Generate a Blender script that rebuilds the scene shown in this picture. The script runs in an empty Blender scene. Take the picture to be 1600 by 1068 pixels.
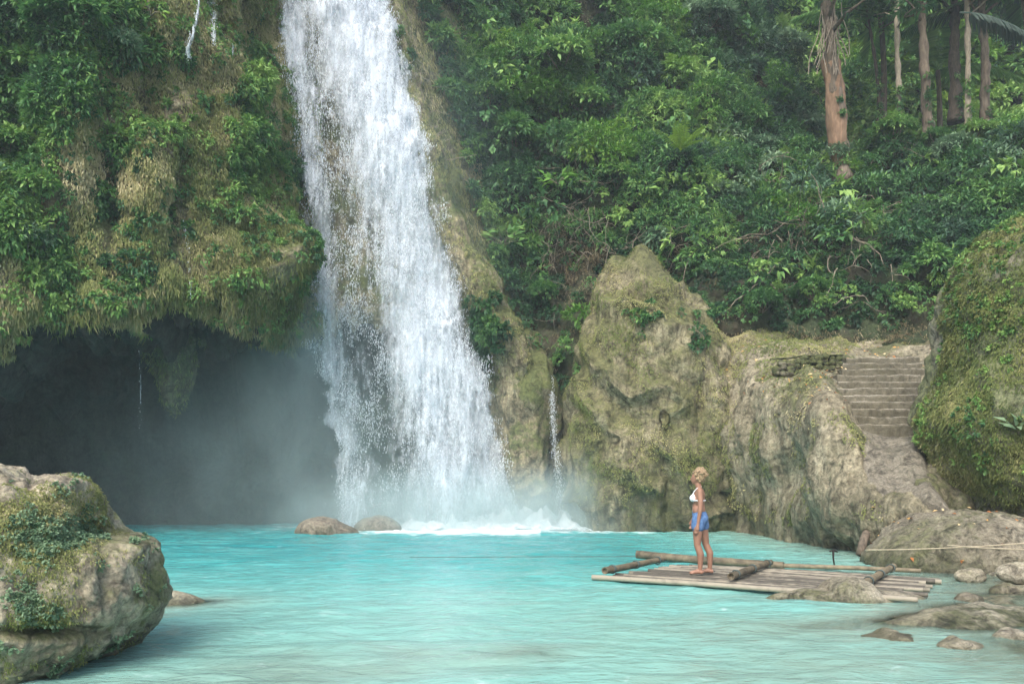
import bpy, math, random
import numpy as np

random.seed(7)
RNG = np.random.default_rng(11)
F, CX, HY, CH = 1244.0, 800.0, 740.0, 1.6          # focal length in photo pixels, principal column, horizon row, eye height


def P(px, py, Y):
    """a point of the place at depth Y seen at photo pixel px, py"""
    return np.array([(px - CX) / F * Y, Y, CH + (HY - py) / F * Y])


def Ywater(py, z=0.0):
    return F * (CH - z) / (py - HY)


# ------------------------------------------------------------------ scene, camera, light
sc = bpy.context.scene
sc.render.engine = 'CYCLES'
cam_d = bpy.data.cameras.new('camera')
cam = bpy.data.objects.new('camera', cam_d)
sc.collection.objects.link(cam)
cam.location = (0, 0, CH)
cam.rotation_euler = (math.radians(90), 0, 0)
cam_d.sensor_width = 36
cam_d.lens = 36 * F / 1600
cam_d.shift_y = (HY - 534) / 1600
cam_d.clip_end = 500
cam_d.clip_start = 0.05
sc.camera = cam
sc.view_settings.view_transform = 'Standard'
sc.view_settings.look = 'None'
sc.view_settings.gamma = 1
sc.view_settings.exposure = 1.36
cy = sc.cycles
cy.use_denoising = True
cy.max_bounces = 8
cy.diffuse_bounces = 4
cy.glossy_bounces = 3
cy.transmission_bounces = 4
cy.transparent_max_bounces = 14
cy.volume_bounces = 1
cy.volume_step_rate = 1.0
cy.volume_max_steps = 128
cy.caustics_reflective = False
cy.caustics_refractive = False
cy.sample_clamp_indirect = 6

SUN_EL, SUN_AZ = 47.0, 200.0        # azimuth clockwise from +Y (north): sun behind the camera, a little to its left
w = bpy.data.worlds.new('World')
sc.world = w
w.use_nodes = True
nt = w.node_tree
bg = nt.nodes['Background']
sky = nt.nodes.new('ShaderNodeTexSky')
sky.sky_type = 'NISHITA'
sky.sun_disc = False
sky.sun_elevation = math.radians(SUN_EL)
sky.sun_rotation = math.radians(SUN_AZ)
sky.dust_density = 4.0
sky.air_density = 1.0
sky.ozone_density = 1.0
nt.links.new(sky.outputs[0], bg.inputs[0])
bg.inputs[1].default_value = 0.15
sd = bpy.data.lights.new('sun', 'SUN')
sd.energy = 0.95
sd.angle = math.radians(35)
sd.color = (1.0, 0.97, 0.93)
so = bpy.data.objects.new('sun', sd)
sc.collection.objects.link(so)
el, az = math.radians(SUN_EL), math.radians(SUN_AZ)
from mathutils import Vector
dirv = Vector((math.sin(az) * math.cos(el), math.cos(az) * math.cos(el), math.sin(el)))
so.rotation_euler = dirv.to_track_quat('Z', 'Y').to_euler()
so.location = (0, 0, 60)

# ------------------------------------------------------------------ noise
_perm = RNG.permutation(256)
_perm = np.concatenate([_perm, _perm, _perm])
_g = RNG.normal(size=(256, 3))
_g /= np.linalg.norm(_g, axis=1)[:, None]


def perlin(p):
    p = np.asarray(p, float)
    i = np.floor(p).astype(int)
    f = p - i
    u = f * f * f * (f * (f * 6 - 15) + 10)
    i &= 255
    r = np.zeros(len(p))
    for dx in (0, 1):
        wx = u[:, 0] if dx else 1 - u[:, 0]
        for dy in (0, 1):
            wy = u[:, 1] if dy else 1 - u[:, 1]
            for dz in (0, 1):
                wz = u[:, 2] if dz else 1 - u[:, 2]
                h = _perm[_perm[_perm[(i[:, 0] + dx) & 255] + ((i[:, 1] + dy) & 255)] + ((i[:, 2] + dz) & 255)]
                g = _g[h]
                r += wx * wy * wz * (g[:, 0] * (f[:, 0] - dx) + g[:, 1] * (f[:, 1] - dy) + g[:, 2] * (f[:, 2] - dz))
    return r * 1.5


def fbm(p, scale=1.0, octv=4, gain=0.5, sc3=(1, 1, 1), off=0.0):
    q = np.asarray(p) * scale * np.array(sc3) + off
    a, s, r = 1.0, 0.0, 0.0
    for _ in range(octv):
        r = r + a * perlin(q)
        s += a
        q = q * 2.03 + 17.3
        a *= gain
    return r / s * 1.4


def ridged(p, scale=1.0, octv=4, sc3=(1, 1, 1), off=0.0):
    q = np.asarray(p) * scale * np.array(sc3) + off
    a, s, r = 1.0, 0.0, 0.0
    for _ in range(octv):
        r = r + a * (1 - 2.2 * np.abs(perlin(q)))
        s += a
        q = q * 2.05 + 31.7
        a *= 0.5
    return r / s


def sstep(x, a, b):
    t = np.clip((x - a) / (b - a), 0, 1)
    return t * t * (3 - 2 * t)


# ------------------------------------------------------------------ mesh helpers
COL = sc.collection


def tag(o, label=None, cat=None, group=None, kind=None):
    if label: o['label'] = label
    if cat: o['category'] = cat
    if group: o['group'] = group
    if kind: o['kind'] = kind
    return o


def thing(name, label, cat, loc, group=None):
    o = bpy.data.objects.new(name, None)
    o.empty_display_size = 0.2
    COL.objects.link(o)
    o.location = tuple(loc)
    return tag(o, label, cat, group)


def mesh(name, V, Fc, mat, attrs=None, smooth=True):
    V = np.asarray(V, np.float32)
    me = bpy.data.meshes.new(name)
    if isinstance(Fc, np.ndarray):
        n, k = Fc.shape
        me.vertices.add(len(V))
        me.vertices.foreach_set('co', V.ravel())
        me.loops.add(n * k)
        me.loops.foreach_set('vertex_index', Fc.astype(np.int32).ravel())
        me.polygons.add(n)
        me.polygons.foreach_set('loop_start', np.arange(0, n * k, k, dtype=np.int32))
        me.polygons.foreach_set('loop_total', np.full(n, k, np.int32))
        if smooth:
            me.polygons.foreach_set('use_smooth', np.ones(n, bool))
        me.update(calc_edges=True)
    else:
        me.from_pydata(V.tolist(), [], [list(map(int, f)) for f in Fc])
        if smooth:
            me.polygons.foreach_set('use_smooth', np.ones(len(me.polygons), bool))
        me.update()
    for k2, a in (attrs or {}).items():
        at = me.attributes.new(k2, 'FLOAT', 'POINT')
        at.data.foreach_set('value', np.asarray(a, np.float32))
    me.materials.append(mat)
    return me


def obj(name, V, Fc, mat, parent=None, loc=(0, 0, 0), attrs=None, smooth=True):
    """V in world coordinates; the object's origin is put at loc (or at its parent's)"""
    if parent is not None:
        base = np.array(parent.location)
        g = parent.parent
        while g is not None:
            base = base + np.array(g.location)
            g = g.parent
    else:
        base = np.array(loc, float)
    o = bpy.data.objects.new(name, mesh(name, np.asarray(V) - base, Fc, mat, attrs, smooth))
    COL.objects.link(o)
    if parent is not None:
        o.parent = parent
    else:
        o.location = tuple(base)
    return o


def dup(root, loc, rotz=0.0, scale=1.0, label=None, group=None):
    r = root.copy(); COL.objects.link(r)
    r.location = tuple(loc); r.rotation_euler = (0, 0, rotz); r.scale = (scale,) * 3
    if label: r['label'] = label
    if group: r['group'] = group
    for ch in list(root.children):
        c = ch.copy(); COL.objects.link(c); c.parent = r
        for g in ch.children:
            d = g.copy(); COL.objects.link(d); d.parent = c
    return r


def gridfaces(n, m, closed=False):
    a = np.arange(n * m).reshape(n, m)
    if closed:
        a = np.concatenate([a, a[:, :1]], axis=1)
    return np.stack([a[:-1, :-1], a[:-1, 1:], a[1:, 1:], a[1:, :-1]], -1).reshape(-1, 4)


class MB:
    """collects pieces of one mesh"""
    def __init__(s): s.V, s.F, s.n, s.A = [], [], 0, []
    def add(s, V, Fc, var=0.5):
        V = np.asarray(V, float); s.V.append(V)
        s.F.extend([tuple(int(i) + s.n for i in f) for f in Fc])
        s.A.append(np.full(len(V), var)); s.n += len(V)
        return s
    def out(s): return np.concatenate(s.V), s.F
    def build(s, name, mat, parent=None, loc=(0, 0, 0), smooth=True):
        V, Fc = s.out()
        return obj(name, V, Fc, mat, parent, loc, {'var': np.concatenate(s.A)}, smooth)


def crmat(n, m):
    M = np.zeros((m, n))
    for k, t in enumerate(np.linspace(0, n - 1, m)):
        i = min(int(t), n - 2); f = t - i
        wts = [-.5 * f + f * f - .5 * f ** 3, 1 - 2.5 * f * f + 1.5 * f ** 3, .5 * f + 2 * f * f - 1.5 * f ** 3, -.5 * f * f + .5 * f ** 3]
        for j, wt in zip((i - 1, i, i + 1, i + 2), wts):
            if j < 0: M[k, 0] += 2 * wt; M[k, 1] -= wt
            elif j > n - 1: M[k, n - 1] += 2 * wt; M[k, n - 2] -= wt
            else: M[k, j] += wt
    return M


def patch(C, n, m):
    C = np.asarray(C, float)
    A, B = crmat(C.shape[0], n), crmat(C.shape[1], m)
    return np.einsum('ri,ijk,cj->rck', A, C, B)


def gnormals(G):
    du = np.gradient(G, axis=1); dv = np.gradient(G, axis=0)
    N = np.cross(du, dv)
    N /= np.linalg.norm(N, axis=2)[..., None] + 1e-9
    return N


def tube(pts, rad, k=8, cap=True, twist=0.0):
    pts = np.asarray(pts, float); n = len(pts)
    rad = np.full(n, rad) if np.isscalar(rad) else np.asarray(rad, float)
    T = np.gradient(pts, axis=0); T /= np.linalg.norm(T, axis=1)[:, None] + 1e-9
    ref = np.array([0, 0, 1.0]) if abs(T[0][2]) < 0.9 else np.array([1.0, 0, 0])
    V = []
    for i in range(n):
        a = np.cross(T[i], ref); a /= np.linalg.norm(a) + 1e-9
        b = np.cross(T[i], a); ref = np.cross(a, T[i])
        an = np.linspace(0, 2 * np.pi, k, endpoint=False) + twist * i
        V.append(pts[i] + rad[i] * (np.cos(an)[:, None] * a + np.sin(an)[:, None] * b))
    V = np.concatenate(V)
    Fc = [tuple(f) for f in gridfaces(n, k, True)]
    if cap:
        Fc.append(tuple(range(k))[::-1]); Fc.append(tuple(range((n - 1) * k, n * k)))
    return V, Fc


def ellipsoid(c, r, nu=14, nv=10):
    th = np.linspace(0, np.pi, nv); ph = np.linspace(0, 2 * np.pi, nu, endpoint=False)
    V = np.array([[np.sin(t) * np.cos(p), np.sin(t) * np.sin(p), np.cos(t)] for t in th[1:-1] for p in ph])
    V = np.concatenate([[[0, 0, 1]], V, [[0, 0, -1]]]) * np.array(r) + np.array(c)
    Fc = [(0, 1 + j, 1 + (j + 1) % nu) for j in range(nu)]
    for i in range(nv - 3):
        for j in range(nu):
            a = 1 + i * nu + j; b = 1 + i * nu + (j + 1) % nu
            Fc.append((a, a + nu, b + nu, b))
    e = len(V) - 1; s0 = 1 + (nv - 3) * nu
    Fc += [(s0 + j, e, s0 + (j + 1) % nu) for j in range(nu)]
    return V, Fc


def capsule(a, b, ra, rb, k=12):
    a, b = np.array(a, float), np.array(b, float); d = b - a; L = np.linalg.norm(d); d /= L
    ts = [-ra * .999, -ra * .8, -ra * .4, 0] ; rs = [ra * .05, ra * .6, ra * .92, ra]
    for f in (.25, .5, .75): ts.append(L * f); rs.append(ra + (rb - ra) * f)
    ts += [L, L + rb * .4, L + rb * .8, L + rb * .999]; rs += [rb, rb * .92, rb * .6, rb * .05]
    return tube([a + d * t for t in ts], rs, k)


# ------------------------------------------------------------------ materials
def newmat(name):
    m = bpy.data.materials.new(name); m.use_nodes = True
    nt = m.node_tree
    for n in list(nt.nodes): nt.nodes.remove(n)
    out = nt.nodes.new('ShaderNodeOutputMaterial')
    return m, nt, out


class NT:
    def __init__(s, nt): s.nt = nt
    def n(s, t, **kw):
        x = s.nt.nodes.new(t)
        for k, v in kw.items():
            if k.startswith('_'): setattr(x, k[1:], v)
            else: s.set(x, k, v)
        return x
    def set(s, x, k, v):
        key = k.replace('__', ' ')
        if isinstance(x.inputs, object) and key.isdigit(): sk = x.inputs[int(key)]
        else: sk = x.inputs[key]
        if hasattr(v, 'is_output'): s.nt.links.new(v, sk)
        else: sk.default_value = v
    def l(s, a, b): s.nt.links.new(a, b)
    def noise(s, vec, scale, detail=4, rough=0.55, dist=0.0):
        x = s.n('ShaderNodeTexNoise', Scale=scale, Detail=detail, Roughness=rough, Distortion=dist)
        s.l(vec, x.inputs['Vector']); return x.outputs['Fac']
    def ramp(s, fac, stops):
        x = s.n('ShaderNodeValToRGB'); s.l(fac, x.inputs[0])
        e = x.color_ramp.elements
        while len(e) < len(stops): e.new(0.5)
        for k, (p, c) in enumerate(stops):
            e[k].position = p; e[k].color = (c[0], c[1], c[2], 1) if not np.isscalar(c) else (c, c, c, 1)
        return x.outputs[0]
    def mix(s, fac, a, b, mode='MIX'):
        x = s.n('ShaderNodeMix', _data_type='RGBA', _blend_type=mode)
        for i, v in ((0, fac), (6, a), (7, b)):
            if hasattr(v, 'is_output'): s.l(v, x.inputs[i])
            else: x.inputs[i].default_value = v if i == 0 or len(v) == 4 else (*v, 1)
        return x.outputs[2]
    def math(s, op, a, b=None, clamp=False):
        x = s.n('ShaderNodeMath', _operation=op, _use_clamp=clamp)
        for i, v in ((0, a), (1, b)):
            if v is None: continue
            if hasattr(v, 'is_output'): s.l(v, x.inputs[i])
            else: x.inputs[i].default_value = v
        return x.outputs[0]
    def attr(s, name): return s.n('ShaderNodeAttribute', _attribute_name=name).outputs['Fac']
    def pos(s, scale=(1, 1, 1)):
        g = s.n('ShaderNodeNewGeometry').outputs['Position']
        mp = s.n('ShaderNodeMapping', Scale=scale); s.l(g, mp.inputs['Vector'])
        return mp.outputs[0]
    def sep(s, v):
        x = s.n('ShaderNodeSeparateXYZ'); s.l(v, x.inputs[0]); return x.outputs


def rock_mat(name, ramp, moss=(0.10, 0.11, 0.03), moss_lo=0.48, moss_hi=0.62, streak=0.5, wet=True, bump=0.6, top_moss=0.25, fine=1.0, wet_h=.55):
    m, nt, out = newmat(name); N = NT(nt)
    p = N.pos(); pv = N.pos((1.6, 1.6, 0.45))
    n1 = N.noise(p, 1.1, 6, 0.62, 0.3)
    n2 = N.noise(pv, 1.7, 5, 0.6, 0.8)
    n3 = N.noise(p, 9.0 * fine, 5, 0.65)
    v = N.math('ADD', N.math('MULTIPLY', n1, 1 - streak * 0.5), N.math('MULTIPLY', n2, streak * 0.5))
    v = N.math('ADD', N.math('MULTIPLY', v, 0.66), N.math('MULTIPLY', n3, 0.34))
    col = N.ramp(v, ramp)
    st_ = N.noise(N.pos((3.2, 3.2, .35)), 2.6, 4, .6, .5)
    col = N.mix(min(streak * .75, .9), col, N.ramp(st_, [(.34, (.38, .36, .30)), (.5, (.95, .95, .92)), (.66, (1.3, 1.28, 1.2))]), 'MULTIPLY')
    # moss where a second noise is high and the surface looks up
    g = N.n('ShaderNodeNewGeometry')
    nz = N.sep(g.outputs['Normal'])[2]
    mn = N.noise(p, 0.55, 6, 0.65, 0.5)
    mf = N.math('ADD', mn, N.math('MULTIPLY', nz, top_moss * 0.35))
    mf = N.math('ADD', mf, N.math('MULTIPLY', N.math('SUBTRACT', n3, 0.5), 0.35))
    mr = N.ramp(mf, [(moss_lo, 0.0), (moss_hi, 1.0)])
    mc = N.mix(n3, (moss[0] * .45, moss[1] * .5, moss[2] * .5), (moss[0] * 1.5, moss[1] * 1.45, moss[2] * 1.4))
    col = N.mix(mr, col, mc)
    # pits and dark crust
    pit = N.noise(p, 4.2, 8, 0.7, 1.0)
    pr = N.ramp(pit, [(0.36, 0.25), (0.50, .95), (0.68, 1.35)])
    col = N.mix(0.9, col, pr, 'MULTIPLY')
    f4 = N.noise(p, 22.0 * fine, 4, 0.7)
    col = N.mix(0.8, col, N.ramp(f4, [(0.3, 0.5), (0.7, 1.4)]), 'MULTIPLY')
    rough = 0.88
    if wet:   # a wet tide band just above the pool
        z = N.sep(g.outputs['Position'])[2]
        wz = N.math('DIVIDE', N.math('ADD', z, N.math('MULTIPLY', N.math('SUBTRACT', n2, 0.5), wet_h * 3)), wet_h)
        wf = N.ramp(wz, [(0.1, 1.0), (1.0, 0.0)])
        col = N.mix(wf, col, N.mix(0.7, col, (0.34, 0.38, 0.27), 'MULTIPLY'))
        rough = N.math('SUBTRACT', 0.88, N.math('MULTIPLY', wf, 0.45))
    hs = N.n('ShaderNodeHueSaturation', Saturation=.86, Value=.93); N.l(col, hs.inputs['Color']); col = hs.outputs[0]
    b = N.n('ShaderNodeBsdfPrincipled', Base__Color=col, Roughness=rough)
    b.inputs['Specular IOR Level'].default_value = 0.3
    hh = N.math('ADD', N.math('MULTIPLY', n3, 0.35), N.math('MULTIPLY', pit, 0.9))
    hh = N.math('ADD', hh, N.math('MULTIPLY', N.noise(p, 28, 4, 0.6), 0.15))
    bp = N.n('ShaderNodeBump', Strength=bump, Distance=0.12); N.l(hh, bp.inputs['Height'])
    N.l(bp.outputs[0], b.inputs['Normal']); N.l(b.outputs[0], out.inputs[0])
    return m


def riser_shade(m):  # darkens upright faces in the colour, standing in for shaded risers
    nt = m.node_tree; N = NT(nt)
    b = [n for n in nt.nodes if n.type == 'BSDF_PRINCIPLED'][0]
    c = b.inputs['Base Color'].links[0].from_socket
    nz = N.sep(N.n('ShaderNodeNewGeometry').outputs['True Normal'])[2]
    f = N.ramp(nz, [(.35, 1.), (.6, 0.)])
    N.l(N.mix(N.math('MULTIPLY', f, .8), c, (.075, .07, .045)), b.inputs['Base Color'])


def leaf_mat(name, stops, trans=0.3, rough=0.5, spec=0.35, nscale=0.8):
    m, nt, out = newmat(name); N = NT(nt)
    a = N.attr('var')
    big = N.noise(N.pos(), nscale, 3, 0.5)
    f = N.math('ADD', a, N.math('MULTIPLY', N.math('SUBTRACT', big, 0.5), 0.7))
    col = N.ramp(f, stops)
    b = N.n('ShaderNodeBsdfPrincipled', Base__Color=col, Roughness=rough)
    b.inputs['Specular IOR Level'].default_value = spec
    t = N.n('ShaderNodeBsdfTranslucent'); N.l(N.mix(0.0, col, (0, 0, 0)), t.inputs[0])
    mx = N.n('ShaderNodeMixShader'); mx.inputs[0].default_value = trans
    N.l(b.outputs[0], mx.inputs[1]); N.l(t.outputs[0], mx.inputs[2]); N.l(mx.outputs[0], out.inputs[0])
    return m


def plain(name, c1, c2, scale=6, rough=0.8, stretch=(1, 1, 1), bump=0.3, rnd=0.0, det=5):
    m, nt, out = newmat(name); N = NT(nt)
    n = N.noise(N.pos(stretch), scale, det, 0.6, 0.3)
    if rnd:
        r = N.n('ShaderNodeObjectInfo').outputs['Random']
        n = N.math('ADD', n, N.math('MULTIPLY', N.math('SUBTRACT', r, 0.5), rnd))
    col = N.ramp(n, [(0.3, c1), (0.7, c2)])
    b = N.n('ShaderNodeBsdfPrincipled', Base__Color=col, Roughness=rough)
    b.inputs['Specular IOR Level'].default_value = 0.3
    bp = N.n('ShaderNodeBump', Strength=bump, Distance=0.02); N.l(n, bp.inputs['Height'])
    N.l(bp.outputs[0], b.inputs['Normal']); N.l(b.outputs[0], out.inputs[0])
    return m


M = {}
M['cliff'] = rock_mat('mossy travertine cliff', [(0.28, (.06, .052, .030)), (0.42, (.18, .15, .08)), (0.54, (.33, .285, .165)), (0.68, (.47, .42, .28))],
                      moss=(.11, .13, .035), moss_lo=.46, moss_hi=.56, streak=1.0, top_moss=0.5, bump=0.8)
M['cave'] = rock_mat('shade-darkened damp cave rock', [(0.3, (.010, .014, .012)), (0.5, (.022, .030, .024)), (0.7, (.05, .055, .04))],
                     moss=(.02, .035, .015), moss_lo=.5, moss_hi=.7, streak=0.8, wet=False, bump=0.8)  # near-black: shade of the recess put into the dark rock's colour
M['cavemoss'] = rock_mat('shade-dimmed mossy cave rock', [(0.28, (.03, .032, .022)), (0.45, (.08, .08, .05)), (0.6, (.15, .15, .09)), (0.72, (.24, .23, .15))],
                         moss=(.07, .10, .035), moss_lo=.44, moss_hi=.56, streak=1.0, wet=False)  # tones lowered so the dimness of the cave sits in the colour
M['bank'] = rock_mat('pale limestone bank', [(0.28, (.07, .06, .038)), (0.40, (.17, .15, .09)), (0.54, (.28, .25, .16)), (0.72, (.43, .385, .27))],
                     moss=(.12, .13, .05), moss_lo=.54, moss_hi=.66, streak=.8, top_moss=0.25, wet_h=1.7, bump=.6)
M['palestone'] = rock_mat('pale shore stone', [(0.28, (.14, .12, .08)), (0.40, (.28, .245, .165)), (0.53, (.40, .36, .25)), (0.70, (.54, .49, .37))],
                    moss=(.16, .165, .07), moss_lo=.54, moss_hi=.68, streak=0.2, top_moss=0.2, wet_h=.07, bump=1.0, fine=1.6)
M['wallstone'] = rock_mat('mossy wall stones', [(0.30, (.05, .045, .03)), (0.45, (.15, .135, .085)), (0.65, (.33, .30, .21))],
                      moss=(.085, .10, .03), moss_lo=.44, moss_hi=.56, streak=0., top_moss=0.3, wet=False, bump=1.0)
M['palebank'] = rock_mat('pale worn limestone', [(0.28, (.09, .078, .052)), (0.40, (.20, .178, .12)), (0.53, (.30, .27, .185)), (0.70, (.44, .40, .29))],
                    moss=(.14, .15, .065), moss_lo=.50, moss_hi=.66, streak=0.3, top_moss=0.1, wet_h=.4, bump=1.0)
M['outcrop'] = rock_mat('moss stained outcrop', [(0.30, (.06, .054, .030)), (0.42, (.165, .148, .08)), (0.54, (.28, .25, .145)), (0.72, (.44, .40, .27))],
                        moss=(.13, .135, .048), moss_lo=.47, moss_hi=.60, streak=1.1, top_moss=0.3, wet_h=2.2, bump=.8)
M['boulder'] = rock_mat('brown weathered boulder', [(0.28, (.10, .082, .052)), (0.40, (.24, .20, .13)), (0.52, (.40, .35, .24)), (0.66, (.58, .53, .41))],
                        moss=(.13, .145, .05), moss_lo=.53, moss_hi=.68, streak=0.3, top_moss=0.35, fine=1.5)
M['greenrock'] = rock_mat('moss covered boulder', [(0.30, (.08, .075, .05)), (0.45, (.20, .185, .125)), (0.6, (.31, .29, .21)), (0.75, (.44, .41, .32))],
                          moss=(.15, .17, .075), moss_lo=.40, moss_hi=.54, streak=0.3, top_moss=0.3, fine=1.5)
M['wetstone'] = rock_mat('wet brown stone', [(0.3, (.09, .078, .055)), (0.5, (.24, .205, .145)), (0.7, (.42, .38, .29))],
                         moss=(.1, .1, .05), moss_lo=.6, moss_hi=.8, streak=0.2, top_moss=0, wet_h=.25)
M['soil'] = rock_mat('dark hillside earth', [(0.3, (.020, .022, .012)), (0.5, (.055, .05, .028)), (0.7, (.11, .09, .05))],
                     moss=(.035, .055, .018), moss_lo=.42, moss_hi=.55, streak=0.2, wet=False)  # dark green-brown earth colour
M['bed'] = rock_mat('pale pool bed', [(0.3, (.20, .18, .115)), (0.43, (.34, .31, .20)), (0.57, (.46, .42, .30)), (0.75, (.58, .54, .42))],
                    moss=(.13, .14, .06), moss_lo=.5, moss_hi=.62, streak=0.0, wet=True, top_moss=0.0, bump=1.0, wet_h=.12)
M['leaf'] = leaf_mat('jungle leaves', [(0.0, (.014, .045, .022)), (0.30, (.032, .098, .042)), (0.55, (.065, .175, .058)), (0.80, (.13, .28, .070)), (1.0, (.24, .39, .10))])
M['leafcool'] = leaf_mat('blue green leaves', [(0.0, (.016, .045, .030)), (0.35, (.045, .105, .062)), (0.65, (.095, .19, .105)), (1.0, (.22, .33, .19))])
M['dry'] = leaf_mat('dry stalks', [(0.0, (.06, .05, .03)), (0.4, (.15, .125, .07)), (0.75, (.27, .24, .15)), (1.0, (.40, .37, .27))], 0.15, 0.8, 0.1)
M['bright'] = leaf_mat('bright yellow green leaves', [(0.0, (.04, .12, .02)), (0.5, (.10, .25, .035)), (1.0, (.24, .38, .06))], 0.35)
M['strand'] = leaf_mat('hanging moss strands', [(0.0, (.06, .085, .030)), (0.3, (.15, .19, .062)), (0.55, (.27, .28, .11)), (0.8, (.42, .38, .20)), (1.0, (.56, .51, .32))], 0.25, 0.8, 0.1, 0.45)
M['frond'] = leaf_mat('palm leaflets', [(0.0, (.02, .065, .025)), (0.5, (.06, .17, .05)), (1.0, (.18, .33, .08))], 0.3, 0.4)
M['frondgrey'] = leaf_mat('grey green palm leaflets', [(0.0, (.04, .07, .055)), (0.5, (.08, .125, .10)), (1.0, (.16, .21, .17))], 0.3, 0.5)
M['drylitter'] = leaf_mat('fallen leaves', [(0.0, (.16, .06, .02)), (0.4, (.38, .16, .05)), (0.7, (.55, .32, .08)), (1.0, (.6, .5, .3))], 0.1, 0.7)
M['twig'] = plain('grey dead vines', (.11, .095, .07), (.30, .26, .20), 9, 0.9)
M['bark'] = plain('brown bark', (.055, .045, .034), (.19, .155, .115), 5, 0.9, (3, 3, .7), 0.6)
M['barkpale'] = plain('pale bark', (.13, .115, .085), (.32, .28, .21), 6, 0.9, (3, 3, .8), 0.5)
M['barkdark'] = plain('dark bark', (.03, .026, .02), (.10, .08, .06), 6, 0.9, (3, 3, .8), 0.5)
M['clay'] = plain('orange clay root mass', (.10, .065, .042), (.25, .165, .105), 5, 0.9, (2.5, 2.5, .6), 0.7)
M['bamboo'] = plain('weathered bamboo', (.07, .064, .050), (.27, .245, .185), 7, 0.6, (1, 1, 1), 0.3, 0.6)
M['bamboobeam'] = plain('brown bamboo beam', (.06, .050, .034), (.21, .175, .11), 7, 0.65, (1, 1, 1), 0.3, 0.2)
M['dark'] = plain('dark hollow', (.012, .01, .008), (.03, .025, .02), 6, 0.9)
M['rope'] = plain('pale rope', (.40, .34, .23), (.58, .50, .36), 30, 0.8)
M['ropedark'] = plain('dark cord', (.04, .06, .055), (.09, .11, .10), 30, 0.8)
M['slab'] = rock_mat('rough concrete slab', [(0.3, (.09, .082, .06)), (0.5, (.19, .172, .125)), (0.72, (.34, .31, .235))], moss=(.07, .07, .04), moss_lo=.6, moss_hi=.8, streak=0.1, wet=False)
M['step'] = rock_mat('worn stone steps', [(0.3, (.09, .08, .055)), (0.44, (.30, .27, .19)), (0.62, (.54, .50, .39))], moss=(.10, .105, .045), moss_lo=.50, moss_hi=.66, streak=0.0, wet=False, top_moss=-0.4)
riser_shade(M['step'])
M['skin'] = plain('tanned skin', (.22, .118, .078), (.29, .158, .105), 4, 0.5, (1, 1, 1), 0.02)
M['hair'] = plain('blonde curls', (.10, .068, .04), (.42, .31, .18), 60, 0.6, (1, 1, 1), 0.6)
M['denim'] = plain('blue denim', (.045, .10, .22), (.11, .20, .37), 30, 0.85, (1, 1, 1), 0.3)
M['white'] = plain('white cotton', (.60, .63, .66), (.75, .77, .79), 20, 0.7, (1, 1, 1), 0.1)

# ------------------------------------------------------------------ leaves
def rvec(n):
    v = RNG.normal(size=(n, 3)); return v / np.linalg.norm(v, axis=1)[:, None]


def unit(v): return v / (np.linalg.norm(v, axis=1)[:, None] + 1e-9)


def leafmesh(c, d, up, L, W, var):
    """folded diamond leaves: base c, direction d, upper side about up"""
    d = unit(d); s = unit(np.cross(d, up)); n = np.cross(s, d)
    L = np.asarray(L)[:, None]; W = np.asarray(W)[:, None]
    k = len(c)
    V = np.empty((k, 4, 3))
    V[:, 0] = c; V[:, 2] = c + d * L - n * L * 0.18
    V[:, 1] = c + d * L * .42 + s * W * .5 + n * W * .16
    V[:, 3] = c + d * L * .42 - s * W * .5 + n * W * .16
    b = np.arange(k)[:, None] * 4
    Fc = np.concatenate([b + [0, 1, 2], b + [0, 2, 3]])
    return V.reshape(-1, 3), Fc, np.repeat(var, 4)


def sprays(c, out, L, W, var, per=6, fan=1.0, droop=0.35):
    """per pointed leaves fanned about each spray centre"""
    n = len(c)
    C = np.repeat(c, per, 0); O = np.repeat(out, per, 0)
    d = unit(O + rvec(n * per) * fan * 0.75 + np.array([0, 0, -droop]))
    up = unit(O * 0.6 + np.array([0, -0.25, 0.9]) + rvec(n * per) * 0.35)
    Ls = np.repeat(L, per) * RNG.uniform(.65, 1.25, n * per); Ws = Ls * W * RNG.uniform(.8, 1.2, n * per)
    v = np.repeat(var, per) + RNG.normal(0, .09, n * per)
    return leafmesh(C + rvec(n * per) * (Ls * .25)[:, None], d, up, Ls, Ws, v)


def merge(parts):
    V, Fc, A, n = [], [], [], 0
    for v, f, a in parts:
        V.append(v); Fc.append(f + n); A.append(a); n += len(v)
    return np.concatenate(V), np.concatenate(Fc), np.concatenate(A)


def lump_sprays(centers, normals, R, npl, L, W, basevar, per=6, droop=.35, squash=0.8):
    """leafy lumps standing on a slope"""
    k = len(centers)
    idx = np.repeat(np.arange(k), npl)
    d = rvec(len(idx)); nn = normals[idx]
    dot = (d * nn).sum(1)
    d = np.where((dot < -0.15)[:, None], d - 2 * dot[:, None] * nn, d)
    d = unit(d + np.array([0, -0.15, 0.25]))
    rr = RNG.uniform(.55, 1.08, len(idx)) ** .6
    # uneven outline: lobes pushed in and out
    lob = 1 + .32 * perlin(d * 1.7 + idx[:, None] * 3.71)
    p = centers[idx] + d * (R[idx] * rr * lob)[:, None] * np.array([1, 1, squash])
    var = basevar[idx] + (rr - .8) * .45 + d[:, 2] * 0.06 + RNG.normal(0, .05, len(idx))  # tips lighter, inner leaves darker: highlights and gaps put into the tone
    return sprays(p, d, np.full(len(idx), 1.0) * L[idx], W, var, per, 1.0, droop)


def pxof(p):
    return CX + p[:, 0] / p[:, 1] * F, HY - (p[:, 2] - CH) / p[:, 1] * F


def gmask(px, py, spots, base=0.0):
    m = np.full(len(px), base, float)
    for x, y, rx, ry, a in spots:
        m = m + a * np.exp(-(((px - x) / rx) ** 2 + ((py - y) / ry) ** 2))
    return m


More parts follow.
